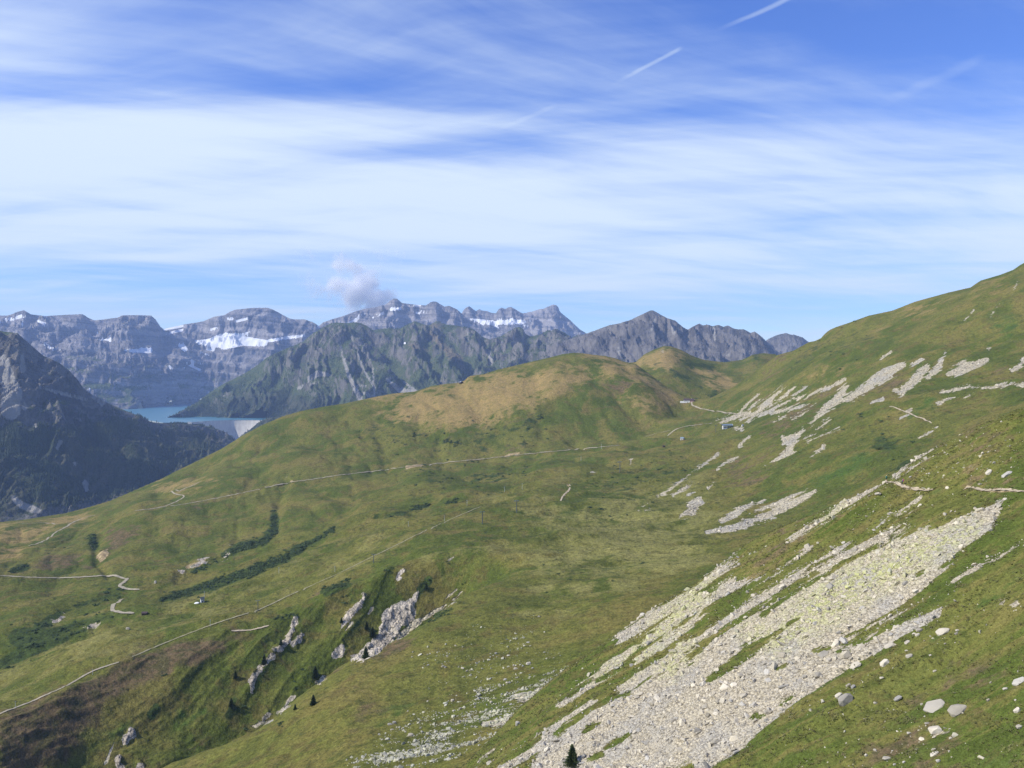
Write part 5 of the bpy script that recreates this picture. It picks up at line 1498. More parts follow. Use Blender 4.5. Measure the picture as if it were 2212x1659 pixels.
def conifer_mesh(seed, whorls=26, ragged=0.3, width=0.30):
    r_ = np.random.default_rng(seed)
    V, Fc = [], []
    for w in range(whorls):
        t = w / (whorls - 1)
        zc_ = 0.06 + 0.90 * t
        rad = width * (1 - t) ** 0.85 * (0.85 + 0.3 * r_.random()) + 0.015
        nb = int(9 - 4 * t)
        for b_ in range(nb):
            az = 2 * math.pi * (b_ + r_.random() * 0.8) / nb + w * 0.7
            L = rad * (1 - ragged * r_.random())
            droop = -0.18 - 0.25 * r_.random() * (1 - t)
            dirv = np.array([math.cos(az), math.sin(az), 0])
            side = np.array([-math.sin(az), math.cos(az), 0])
            nseg = 5
            for s_ in range(nseg):
                f = (s_ + 0.6) / nseg
                c = dirv * L * f + np.array([0, 0, zc_ + droop * L * f + 0.10 * L * f * f])
                for sg in (-1, 1):
                    ln = (0.040 + 0.05 * (1 - f)) * (0.7 + 0.6 * r_.random()) * (0.5 + 0.9 * (1 - t))
                    tip = c + (side * sg * 0.8 + dirv * 0.55) * ln + np.array([0, 0, -0.35 * ln * r_.random()])
                    wv = (dirv * 0.45 + np.array([0, 0, 0.5])) * ln * 0.55
                    o = len(V)
                    V += [c - wv, c + wv, tip + wv * 0.35, tip - wv * 0.35]
                    Fc.append((o, o + 1, o + 2, o + 3))
    me = bpy.data.meshes.new('crown')
    me.from_pydata([tuple(v) for v in V], [], Fc)
    me.materials.append(MAT_NEEDLE)
    tb = MB()
    tb.tube((0, 0, -0.08), (0, 0, 0.5), 0.028, 0.015, 8)
    tb.tube((0, 0, 0.5), (0, 0, 1.0), 0.015, 0.003, 8)
    tm = bpy.data.meshes.new('trunk')
    tm.from_pydata(tb.v, [], tb.f)
    tm.materials.append(MAT_BARK)
    return me, tm


CON = [conifer_mesh(1, 30, 0.3, 0.30), conifer_mesh(2, 24, 0.5, 0.26), conifer_mesh(3, 22, 0.6, 0.34)]


def conifer(land, x, y, h, label, kind=0, group=None, fat=1.35):
    p_ = land.at(x, y)
    H = h * p_.y / F
    e = empty('conifer_tree', p_ - Vector((0, 0, 0.02 * H)), rng.random() * 6.28)
    e.scale = (H * fat, H * fat, H)
    for nm, me in zip(('crown', 'trunk'), CON[kind]):
        link(bpy.data.objects.new(nm, me), e)
    return tag(e, label, 'tree', group)


conifer(NEAR, 1236, 1652, 47, 'young spruce standing alone in the pale scree at the bottom', 0, fat=1.35)
for zt, bx, by, h, kd, lab in [(t6, 1140, 560, 118, 1, 'dark conifer just above the long pale rock rib'), (t6, 835, 708, 90, 1, 'small conifer beside a pale rock left of the rock rib'), (t6, 790, 1005, 100, 2, 'dark conifer at the top of the alder scrub in the ravine'),
                               (t6, 1680, 705, 140, 1, 'tallest conifer on the far rim of the ravine'), (t6, 1662, 990, 116, 0, 'bushy conifer on the green spur below the tallest one'), (t6, 1468, 1040, 68, 1, 'slim conifer left of the bushy one on the spur'), (t6, 1318, 350, 72, 2, 'dark conifer at the head of the pale rock rib'),
                               (t3, 325, 868, 72, 1, 'conifer against the grey rock rib left of the big crag'), (t3, 622, 940, 100, 1, 'narrow conifer left of the big pale crag'), (t3, 692, 1030, 125, 0, 'dark conifer touching the foot of the big pale crag'), (t3, 1322, 478, 100, 1, 'conifer above the upper tip of the big crag'), (t3, 612, 1285, 150, 2, 'dark conifer standing inside the notch of the big crag'),
                               (t3, 20, 1500, 130, 0, 'dark conifer at the lower end of the crags')]:
    x, y = zt([(bx, by)])[0]
    conifer(MAIN, x, y, h * zt.k, lab, kd, 'conifers in the ravine')

# ------------------------------------------------------------------ alder scrub
def shrub_proto(seed, mat, nl=150):
    r_ = np.random.default_rng(seed)
    V, Fc = [], []
    lobes = [(r_.normal(0, 0.38, 2), 0.45 + 0.4 * r_.random()) for _ in range(6)]
    for q_ in range(nl):
        (c, rr) = lobes[r_.integers(0, 6)]
        a, b = r_.random() * 6.28, math.acos(r_.random())
        d_ = np.array([math.cos(a) * math.sin(b), math.sin(a) * math.sin(b), math.cos(b)])
        p_ = np.array([c[0], c[1], 0.1]) + d_ * rr * (0.55 + 0.5 * r_.random())
        u = np.cross(d_, r_.normal(size=3))
        u /= np.linalg.norm(u) + 1e-9
        w = np.cross(d_ + 0.5 * r_.normal(size=3), u)
        w /= np.linalg.norm(w) + 1e-9
        s_ = 0.10 + 0.10 * r_.random()
        o = len(V)
        V += [p_ - u * s_, p_ - w * s_, p_ + u * s_, p_ + w * s_]
        Fc.append((o, o + 1, o + 2, o + 3))
    return proto('shrub_piece', V, Fc, mat)


shr = [shrub_proto(k, MAT_ALDER) for k in range(4)]
scrub_core = mask(MAIN.px, MAIN.py, [t2([(2080, 700, 14), (1800, 850, 34), (1450, 1050, 44), (1100, 1200, 48), (700, 1330, 48), (300, 1450, 40), (60, 1530, 30)]), t2([(1390, 520, 24), (1380, 700, 44), (1250, 830, 44), (1000, 900, 36), (800, 1000, 24)]), t2([(700, 1060, 20), (400, 1210, 14)]),
                                     t1([(1080, 430, 40), (1100, 530, 36)]), t1([(140, 790, 12), (300, 770, 22)]), t3([(400, 380, 30), (150, 480, 36)]), t3([(980, 190, 14), (880, 230, 16)]), t3([(560, 340, 18), (620, 290, 14)]), t3([(1600, 130, 30), (1560, 190, 30)]), t3([(1340, 380, 22), (1260, 470, 16)]), t3([(1450, 790, 22), (1620, 700, 18), (1380, 850, 18)]), t3([(480, 830, 26)]), t3([(370, 570, 26), (350, 620, 20)]), t3([(1800, 360, 30), (1720, 440, 16)]),
                                     t5([(1860, 900, 22), (1840, 980, 40), (1760, 1030, 20)]), t5([(1420, 1250, 32)]), t5([(1540, 1330, 20)]), t5([(1920, 550, 18)]), t5([(2090, 590, 14)]), t6([(1180, 600, 14), (1100, 680, 16), (1060, 780, 12)]), t6([(1000, 900, 16), (900, 1050, 22), (780, 1180, 20)]), t6([(1280, 60, 20), (1500, 40, 26)]), t6([(1450, 740, 12), (1420, 790, 12)]), t6([(1540, 620, 14)]), t6([(1330, 1200, 40)]), t6([(950, 1260, 26)]),
                                     t8([(230, 1165, 6), (330, 1140, 7), (560, 1100, 6)]), t8([(500, 690, 14), (570, 690, 14)]), t8([(1045, 690, 10)]), t8([(1150, 520, 12)])], 5, (), 6 * fbm(MAIN.X / 30, MAIN.Y / 30, 4, 0.6, 415))
scrub_loose = np.maximum(mask(MAIN.px, MAIN.py, [t5([(0, 420, 60), (250, 300, 70), (600, 170, 60), (950, 40, 30)]), t1([(200, 1600, 120), (600, 1540, 60), (850, 1480, 40), (1300, 1350, 40)]), t1([(500, 1470, 40), (700, 1330, 30), (1050, 1190, 40), (1400, 1080, 40)])], 12) * np.clip(0.25 + 2.0 * fbm(MAIN.X / 22, MAIN.Y / 22, 3, 0.5, 411), 0, 1),
                         0.05 * main_attr['dark'])
X, Y, zz, i, j = pick(MAIN, np.clip((scrub_core - 0.45) * 4, 0, 1) + 0.55 * scrub_loose, 4600)
n = len(X)
hgt = (0.9 + 1.7 * rng.random(n) ** 1.5) * np.clip(Y / 900, 0.6, 1.15)
scatter('alder_scrub', shr, np.stack([X, Y, zz - 0.1], 1), np.stack([np.zeros(n), np.zeros(n), rng.random(n) * 6.28], 1), np.stack([hgt * 1.25, hgt * 1.25, hgt], 1), rng.integers(0, 4, n), None, 'dark green alder scrub growing along the gullies', 'scrub')

# low heath clumps that give the near turf its texture
MAT_HEATH = leaf_mat('bilberry_heath', (0.150, 0.155, 0.052), (0.120, 0.105, 0.048))
hsh = [shrub_proto(20 + k, MAT_HEATH, 46) for k in range(3)]
hw = np.clip(fbm(NEAR.X / 9, NEAR.Y / 5, 3, 0.6, 511) + 0.15, 0, 1) * (sc < 0.62)
X, Y, zz, i, j = pick(NEAR, hw, 17000)
n = len(X)
hs = 0.18 + 0.30 * rng.random(n) ** 2
scatter('dwarf_heath', hsh, np.stack([X, Y, zz - 0.05], 1), np.stack([np.zeros(n), np.full(n, -tilt), rng.random(n) * 6.28], 1), np.stack([hs * 1.7, hs * 1.7, hs * 0.7], 1), rng.integers(0, 3, n), None, 'low bilberry and heath clumps in the near grass', 'heath')

# pale grass tussocks
MAT_TUFT = leaf_mat('dry_tussock', (0.190, 0.185, 0.070), (0.120, 0.130, 0.042))


def tuft_proto(seed):
    r_ = np.random.default_rng(seed)
    V, Fc = [], []
    for q_ in range(16):
        a = r_.random() * 6.28
        b0 = np.array([math.cos(a), math.sin(a), 0]) * 0.25 * r_.random()
        tip = b0 + np.array([math.cos(a) * 0.5, math.sin(a) * 0.5, 0.5 + 0.5 * r_.random()])
        w = np.array([-math.sin(a), math.cos(a), 0]) * 0.10
        o = len(V)
        V += [b0 - w, b0 + w, tip]
        Fc.append((o, o + 1, o + 2))
    return proto('tuft_piece', V, Fc, MAT_TUFT)


tf_ = [tuft_proto(k) for k in range(4)]
X, Y, zz, i, j = pick(NEAR, np.clip(fbm(NEAR.X / 12, NEAR.Y / 4, 4, 0.6, 521) + 0.3, 0.05, 1) * (sc < 0.6), 50000)
n = len(X)
hs = 0.16 + 0.26 * rng.random(n) ** 1.5
scatter('grass_tussocks', tf_, np.stack([X, Y, zz - 0.02], 1), np.stack([np.zeros(n), np.full(n, -0.3), rng.random(n) * 6.28], 1), np.stack([hs * 1.2, hs * 1.2, hs], 1), rng.integers(0, 4, n), None, 'yellow-green grass tussocks on the near slope', 'grass')

# clumps of heath and tall grass that break up the middle slopes
MAT_MIDH = leaf_mat('meadow_clumps', (0.105, 0.120, 0.042), (0.070, 0.080, 0.034))
msh = [shrub_proto(40 + k, MAT_MIDH, 36) for k in range(3)]
mw = np.clip(fbm(MAIN.X / 30, MAIN.Y / 16, 4, 0.6, 531) + 0.12, 0, 1) * (MAIN.visible()) * (MAIN.T < 6.5) * (main_attr['scree'] < 0.3) / np.clip(MAIN.Y / 400, 1, 5) ** 1.5
X, Y, zz, i, j = pick(MAIN, mw, 42000)
n = len(X)
hs = (0.22 + 0.34 * rng.random(n) ** 2) * np.clip(Y / 500, 0.8, 2.2)
scatter('meadow_heath', msh, np.stack([X, Y, zz - 0.05], 1), np.stack([np.zeros(n), np.zeros(n), rng.random(n) * 6.28], 1), np.stack([hs * 1.8, hs * 1.8, hs * 0.75], 1), rng.integers(0, 3, n), None, 'clumps of heath and tall grass dotting the middle slopes', 'heath')

# ------------------------------------------------------------------ far woods
def far_conifer(seed):
    r_ = np.random.default_rng(seed)
    b = MB()
    for z0, z1_, r0_ in ((0.08, 0.55, 0.20), (0.35, 0.8, 0.145), (0.62, 1.0, 0.085)):
        nn = 6
        v = [(r0_ * (0.7 + 0.6 * r_.random()) * math.cos(6.283 * q_ / nn), r0_ * (0.7 + 0.6 * r_.random()) * math.sin(6.283 * q_ / nn), z0 + 0.05 * r_.normal()) for q_ in range(nn)] + [(0, 0, z1_)]
        b.add(v, [(q_, (q_ + 1) % nn, nn) for q_ in range(nn)])
    b.tube((0, 0, -0.1), (0, 0, 0.2), 0.03, 0.02, 4)
    return b


fc = [proto('tree_piece', far_conifer(k).v, far_conifer(k).f, MAT_FAR_NEEDLE) for k in range(4)]


def wood(name, land, w, n, hmin, hmax, protos, label):
    X, Y, zz, i, j = pick(land, w, n)
    h = hmin + (hmax - hmin) * rng.random(n)
    scatter(name, protos, np.stack([X, Y, zz], 1), np.stack([np.zeros(n), np.zeros(n), rng.random(n) * 6.28], 1), np.stack([h * 1.15, h * 1.15, h], 1), rng.integers(0, 4, n), None, label, 'forest')


vis = LEFT.visible() & (LEFT.T < 3.99)
patchy = np.clip(0.12 + 1.6 * fbm(LEFT.X / 160, LEFT.Y / 260, 4, 0.55, 601), 0.02, 1)
wood('forest', LEFT, np.clip(left_attr['wood'] * 1.4 - 0.25, 0, 1) * patchy * vis * (left_attr['scree'] < 0.4), 15000, 8, 19, fc, 'dark conifer forest clothing the steep mountain at the left')
vis = CENTRE.visible() & (CENTRE.T < 2.99)
patchy = np.clip(0.15 + 1.5 * fbm(CENTRE.X / 200, CENTRE.Y / 300, 4, 0.55, 611), 0.01, 1)
wood('forest', CENTRE, (centre_attr['wood'] + 0.05) * patchy * vis * (centre_attr['scree'] < 0.4), 8000, 7, 16, [proto('tree_piece', far_conifer(9 + k).v, far_conifer(9 + k).f, MAT_FAR_NEEDLE) for k in range(4)], 'scattered larch and spruce wood above the lake shore')

# wooded bank at the dam's near end
sil = [(470, 1000), (498, 967), (512, 952), (520, 941), (540, 928), (556, 914), (570, 906), (585, 902), (600, 899), (640, 888), (700, 880), (760, 880)]
BANK = ridge_land([(x, y, 6260) for x, y in sil], [(470, 1030, 5600), (760, 960, 5600)], np.arange(470, 760, 2.0), [(0.5, 0.5)], rock_relief(25, 160, 143, along=2.0, taper=8), back=((60, -40), (300, -260)), vstep=2.0)
tag(BANK.build('wooded_bank', MAT_DARK, {'wood': np.full(BANK.px.shape, 0.8, np.float32)}), 'wooded bank at the near end of the dam', 'bank', kind='structure')
wood('forest', BANK, (BANK.visible() & (BANK.T < 1.99)) * 1.0, 900, 9, 20, [proto('tree_piece', far_conifer(19 + k).v, far_conifer(19 + k).f, MAT_FAR_NEEDLE) for k in range(4)], 'dark trees in front of the bright end of the dam')

# ------------------------------------------------------------------ arch dam
m, g = new_mat('dam_concrete')
p = g.pos()
n1 = g.noise(g.scaled(p, (1 / 14, 1 / 14, 1 / 90)), 1.0, 6, 0.6)
n2 = g.noise(g.scaled(p, (1 / 40, 1 / 40, 1 / 40)), 1.0, 4, 0.6)
finish(g, g.mulv(g.mix(g.ss(n1, 0.35, 0.7), (0.80, 0.76, 0.66), (0.68, 0.64, 0.56)), g.rng(n2, 0.2, 0.8, 0.85, 1.1)), 0.85, 0.1)
MAT_CONC = m
CREST = LAKE_Z + 0.5
XA, YA = 6330 * (440 - CX) / F, 6330.0
XB, YB = 6360 * (600 - CX) / F, 6360.0
ch = Vector((XB - XA, YB - YA, 0))
chn = Vector((-ch.y, ch.x, 0)).normalized()
dam = empty('arch_dam', (XA, YA, CREST))
tag(dam, 'curved concrete arch dam with a sunlit end holding back the lake', 'dam')
nb, BOW = 28, 165.0


def dam_bow(t):
    k_ = (t - 0.36) / (0.64 if t > 0.36 else 0.36)
    return BOW * (1 - min(k_ * k_, 1.6))


def dam_pt(t, off, z):
    a = Vector((XA, YA, 0)) + ch * t + chn * (dam_bow(t) - off)
    return Vector((a.x - XA, a.y - YA, z))


def dam_strip(t0, t1_, prof, steps=2):
    b = MB()
    vs_ = []
    for s_ in range(steps + 1):
        t = t0 + (t1_ - t0) * s_ / steps
        for off, z in prof:
            vs_.append(dam_pt(t, off, z))
    k = len(prof)
    f = []
    for s_ in range(steps):
        for q_ in range(k):
            a, c = s_ * k + q_, s_ * k + (q_ + 1) % k
            f.append((a, c, c + k, a + k))
    f += [tuple(range(k - 1, -1, -1)), tuple(range(steps * k, steps * k + k))]
    return b.add(vs_, f)


wall_prof = [(0, 0), (9, 0), (11, -30), (20, -80), (34, -130), (46, -178), (-6, -178), (-10, -90), (-4, -30)]
for q_ in range(nb):                                  # the cast blocks of the wall, joints a little open
    g_ = 0.0004
    dam_strip(q_ / nb + g_, (q_ + 1) / nb - g_, wall_prof).build('wall_block', MAT_CONC, dam)
dam_strip(0, 1, [(-1.2, 0.01), (10.2, 0.01), (10.2, 1.3), (-1.2, 1.3)], 40).build('crest_road', MAT_CONC, dam)
dam_strip(0, 1, [(9.6, 1.32), (10.1, 1.32), (10.1, 2.5), (9.6, 2.5)], 40).build('parapet', MAT_CONC, dam)
dam_strip(-0.16, -0.002, [(-1, -14), (8, -14), (8, 1.5), (-1, 1.5)], 8).build('wing_wall', MAT_CONC, dam)

# lake: from the dam to the far shore
bpy.data.objects.remove(lake)
tt_ = np.linspace(-0.5, 1.4, 60)
ax_ = np.array([XA + ch.x * t + chn.x * dam_bow(t) for t in tt_])
ay_ = np.array([YA + ch.y * t + chn.y * dam_bow(t) for t in tt_])
rows_ = []
for k in np.linspace(0, 1, 40):
    yy = ay_ * (1 - k) + 11900 * k
    xx = ax_ * (1 - k) + np.linspace(-6500, -3000, 60) * k
    rows_.append(np.stack([xx, yy, np.full(60, LAKE_Z - 3.0)], -1))
lake = grid_mesh('lake', np.array(rows_), 40, 60, MAT_WATER)
tag(lake, 'turquoise reservoir lake between the mountains', 'lake', kind='structure')

# ------------------------------------------------------------------ buildings
MAT_WHITE = simple_mat('white_render', (0.74, 0.73, 0.70), 0.8, 0.2, var=0.08)
MAT_ROOF = simple_mat('brown_roof', (0.085, 0.060, 0.058), 0.7, 0.2)
MAT_WOOD = simple_mat('dark_timber', (0.075, 0.055, 0.042), 0.8, 0.1)
MAT_PINKW = simple_mat('faded_red_wall', (0.36, 0.22, 0.19), 0.8, 0.1)
MAT_METAL = simple_mat('galvanised_metal', (0.42, 0.45, 0.47), 0.4, 0.5, 0.6, var=0.1)
MAT_BLUEM = simple_mat('blue_grey_sheet', (0.24, 0.31, 0.36), 0.45, 0.4, 0.3)
MAT_GLASS = simple_mat('dark_window', (0.02, 0.025, 0.03), 0.1, 0.5)
MAT_STEEL = simple_mat('dark_steel', (0.10, 0.115, 0.11), 0.6, 0.3)
MAT_POLE = simple_mat('pale_steel', (0.52, 0.53, 0.50), 0.5, 0.4)
MAT_TARP = simple_mat('white_tarpaulin', (0.80, 0.80, 0.78), 0.6, 0.2, var=0.06)
MAT_STONEWALL = simple_mat('grey_masonry', (0.42, 0.40, 0.36), 0.9, 0.1, var=0.25, scale=1.0)


def site(land, x, y, name, label, cat, rz=0.0, sink=0.0):
    p_ = land.at(x, y)
    e = empty(name, p_ - Vector((0, 0, sink)), rz)
    tag(e, label, cat)
    return e, p_.y / F


# mountain refuge on the pass
e, k = site(MAIN, 1488, 867.5, 'mountain_refuge', 'mountain refuge with dark roof and white gable on the pass', 'building', R(-14), 0.3)
MB().house(-11.5, 11.5, -5.5, 5.5, -2.5, 3.6, 7.0).build('wall', MAT_WHITE, e)
rf = MB().gable(-11.5, 11.5, -5.5, 5.5, 3.75, 7.2, 0.7, 0.3).build('roof', MAT_ROOF, e)
MB().box(5.0, 6.2, -0.6, 0.6, 6.4, 8.6).build('chimney', MAT_STONEWALL, rf)
MB().box(2.5, 11.52, -5.62, -5.48, -2.4, 3.2).build('timber_front', MAT_PINKW, e)
MB().box(-19.5, -11.6, -4.5, 3.5, -3.0, 1.2).build('terrace', MAT_WHITE, e)
for wx in (-9.5, -7, -4.5, -2, 0.5):
    w_ = MB().box(wx - 0.5, wx + 0.5, -5.58, -5.45, 0.8, 2.2).build('window', MAT_GLASS, e)
    MB().box(wx - 0.7, wx + 0.7, -5.66, -5.585, 0.6, 0.78).build('sill', MAT_WOOD, w_)
for wx in (4, 7, 10):
    MB().box(wx - 0.5, wx + 0.5, -5.72, -5.63, 0.8, 2.2).build('window', MAT_GLASS, e)
MB().box(-3.6, -2.6, -5.58, -5.45, -2.4, -0.2).build('door', MAT_WOOD, e)

# chairlift top station
e, k = site(MAIN, 1571, 925, 'lift_station', 'chairlift top station with rounded blue-grey metal roof', 'building', R(6), 0.4)
b = MB()
nseg = 12
for s_ in range(nseg):
    a0, a1 = math.pi * s_ / nseg, math.pi * (s_ + 1) / nseg
    v = []
    for x in (-10.0, 9.0):
        for a in (a0, a1):
            for r_ in (1.0, 0.93):
                v.append((x, -4.2 * math.cos(a) * r_, 5.2 + 3.0 * math.sin(a) * r_))
    b.add(v, [(0, 2, 6, 4), (1, 5, 7, 3), (0, 4, 5, 1), (2, 3, 7, 6), (0, 1, 3, 2), (4, 6, 7, 5)])
rf = b.build('roof', MAT_BLUEM, e)
fv = [(9.05, -4.2 * math.cos(math.pi * s_ / 14), 5.2 + 3.0 * math.sin(math.pi * s_ / 14)) for s_ in range(15)]
fv2 = [(9.5, p_[1], p_[2]) for p_ in fv]
MB().add(fv + fv2, [tuple(range(14, -1, -1)), tuple(range(15, 30))] + [(q_, q_ + 1, q_ + 16, q_ + 15) for q_ in range(14)] + [(14, 0, 15, 29)]).build('end_cap', MAT_WHITE, e)
MB().box(-8.5, -1.0, -3.0, 3.0, -1.5, 4.9).build('machine_room', MAT_WHITE, e)
MB().box(2.0, 7.0, -2.4, 2.4, -1.5, 4.2).build('control_cabin', MAT_STONEWALL, e)
for wx in (-7.2, -5.2, -3.2):
    MB().box(wx - 0.7, wx + 0.7, -3.1, -2.98, 1.4, 3.0).build('window', MAT_GLASS, e)
MB().box(3.0, 6.0, -2.5, -2.38, 1.6, 3.4).build('window', MAT_GLASS, e)
for px_ in (-9.2, 0.4, 8.3):
    for py_ in (-3.7, 3.7):
        MB().tube((px_, py_, -2), (px_, py_, 5.3), 0.28, 0.28, 8).build('post', MAT_STEEL, e)

# small sheds
def shed(land, x, y, w, d_, h, name, label, wall, roof, rz=0.0, cat='hut', door=True):
    e, k = site(land, x, y, name, label, cat, rz, 0.25)
    MB().house(-w / 2, w / 2, -d_ / 2, d_ / 2, -0.6, h * 0.62, h * 0.98).build('wall', wall, e)
    MB().gable(-w / 2, w / 2, -d_ / 2, d_ / 2, h * 0.62 + 0.06, h * 1.0 + 0.04, 0.3, 0.14).build('roof', roof, e)
    if door:
        dr = MB().box(-0.45, 0.45, -d_ / 2 - 0.07, -d_ / 2 + 0.03, -0.2, min(1.9, h * 0.5)).build('door', MAT_WOOD, e)
    MB().box(w * 0.22, w * 0.38, -d_ / 2 - 0.06, -d_ / 2 + 0.03, h * 0.25, h * 0.45).build('window', MAT_GLASS, e)
    return e


shed(MAIN, 1474, 950, 6.5, 5.0, 5.0, 'stone_hut', 'small grey hut on the meadow left of the lift station', MAT_STONEWALL, MAT_BLUEM, R(-40))
shed(MAIN, 1434, 966, 4.0, 3.2, 3.4, 'timber_hut', 'tiny dark hut on the meadow below the small grey hut', MAT_WOOD, MAT_ROOF, R(20))
shed(MAIN, 1604, 921, 2.8, 2.4, 3.6, 'white_shed', 'tiny white shed to the right of the lift station', MAT_WHITE, MAT_METAL, R(15))
shed(MAIN, 996, 828.5, 11, 7.5, 6.0, 'ridge_hut', 'hut with bright metal roof on the skyline of the grassy hill', MAT_WOOD, MAT_METAL, R(115), door=False)
shed(MAIN, 312.5, 1327, 5.0, 3.2, 2.8, 'box_hut', 'dark box hut at the end of the lower hairpin road', MAT_WOOD, MAT_ROOF, R(5))
e = shed(MAIN, 437, 1300.5, 3.4, 3.0, 5.4, 'lift_hut', 'white drag-lift hut with dark top on the ski meadow', MAT_WHITE, MAT_STEEL, R(30))
# tarpaulin heap
p_ = MAIN.at(425, 1303.5)
bm = bmesh.new()
bmesh.ops.create_icosphere(bm, subdivisions=4, radius=1.0)
for v in bm.verts:
    q_ = v.co
    nz_ = float(fbm(np.array([q_.x * 1.6]), np.array([q_.y * 1.6 + q_.z]), 4, 0.55, 77)[0])
    v.co = Vector((q_.x * 3.4, q_.y * 1.5, max(q_.z, -0.15) * 1.25)) * (1 + 0.16 * nz_)
me = bpy.data.meshes.new('tarpaulin_heap')
bm.to_mesh(me)
bm.free()
me.materials.append(MAT_TARP)
o = link(bpy.data.objects.new('tarpaulin_heap', me))
o.location = p_
o.rotation_euler = (0, R(-12), R(-24))
tag(o, 'white tarpaulin heap lying beside the drag-lift hut', 'tarpaulin')

# ------------------------------------------------------------------ lift masts
def drag_mast():
    e = bpy.data.objects.new('drag_lift_mast', None)
    p1 = MB().tube((0, 0, -0.6), (0, 0, 7.0), 0.24, 0.16, 8)
    a1 = MB().box(-0.85, 0.85, -0.09, 0.09, 6.55, 6.75)
    w1 = MB().tube((-0.8, -0.1, 6.38), (-0.8, 0.1, 6.38), 0.2, 0.2, 10)
    w2 = MB().tube((0.8, -0.1, 6.38), (0.8, 0.1, 6.38), 0.2, 0.2, 10)
    return [('pole', p1, MAT_POLE), ('crossarm', a1, MAT_POLE), ('pulley', w1, MAT_STEEL), ('pulley', w2, MAT_STEEL)]


def chair_mast():
    p1 = MB().tube((0, 0, -0.8), (0, 0, 11.0), 0.42, 0.28, 10)
    a1 = MB().box(-2.4, 2.4, -0.16, 0.16, 10.6, 11.0)
    ws = []
    for sx in (-2.2, 2.2):
        for k in range(4):
            w1 = MB()
            ws.append(('sheave', w1, MAT_STEEL))
            w1.tube((sx - 0.08, -0.9 + 0.6 * k, 10.35), (sx + 0.08, -0.9 + 0.6 * k, 10.35), 0.24, 0.24, 10)
    l1 = MB().tube((0.45, 0, 0), (0.45, 0, 10.4), 0.05, 0.05, 5)
    return [('pole', p1, MAT_STEEL), ('crossarm', a1, MAT_BLUEM), ('ladder', l1, MAT_STEEL)] + ws


def mast_meshes(parts):
    out = []
    for nm, b, mt in parts:
        me = bpy.data.meshes.new(nm)
        me.from_pydata(b.v, [], b.f)
        me.materials.append(mt)
        out.append((nm, me))
    return out


DRAG, CHAIR = mast_meshes(drag_mast()), mast_meshes(chair_mast())


def mast(x, y, h, kind, label):
    p_ = MAIN.at(x, y)
    e = empty('drag_lift_mast' if kind is DRAG else 'chair_lift_mast', p_, R(35))
    s_ = h * p_.y / F / (7.0 if kind is DRAG else 11.0)
    e.scale = (s_, s_, s_)
    for nm, me in kind:
        link(bpy.data.objects.new(nm, me), e)
    tag(e, label, 'mast', 'drag lift masts' if kind is DRAG else 'chairlift masts')


ordn = ['first', 'second', 'third', 'fourth', 'fifth', 'sixth', 'seventh', 'eighth', 'ninth', 'tenth']
mast(33, 1529, 14, DRAG, 'pale mast beside the crest track at the picture edge')
mast(200, 1457, 12, DRAG, 'pale mast where the crest track widens')
mast(454, 1353, 15, DRAG, 'pale mast at the upper corner of the heather slope')
mast(441.5, 1291, 13.5, DRAG, 'pale mast directly behind the white drag-lift hut')
for k, (x, y, h) in enumerate([(602.6, 1238, 12.5), (723.4, 1235.5, 13), (882, 1137, 11), (960, 1126, 12), (1009, 1092, 12), (1090, 1063, 11.5), (1128, 1057, 13), (1255, 995, 10), (1299, 969.5, 10.5)]):
    mast(x, y, h, DRAG, ordn[k] + ' pale drag-lift mast uphill from the white hut')
for x, y, h, lab in [(557, 1319, 22, 'tall dark chairlift mast below the alder strip'), (807, 1216, 19, 'tall dark chairlift mast beside the climbing track'), (1042, 1132, 27, 'tall dark chairlift mast above the end of the climbing track'), (1116, 1108, 27, 'tallest dark chairlift mast next to the stony mound'),
                     (1339, 1021, 24, 'dark chairlift mast on the open meadow below the worn paths'), (1546, 934, 15, 'dark chairlift mast just left of the lift station')]:
    mast(x, y, h, CHAIR, lab)

# ------------------------------------------------------------------ hikers
def cloth(name, col):
    return simple_mat(name, col, 0.85, 0.1, var=0.12, scale=8)


MAT_SKIN = cloth('skin', (0.48, 0.30, 0.21))


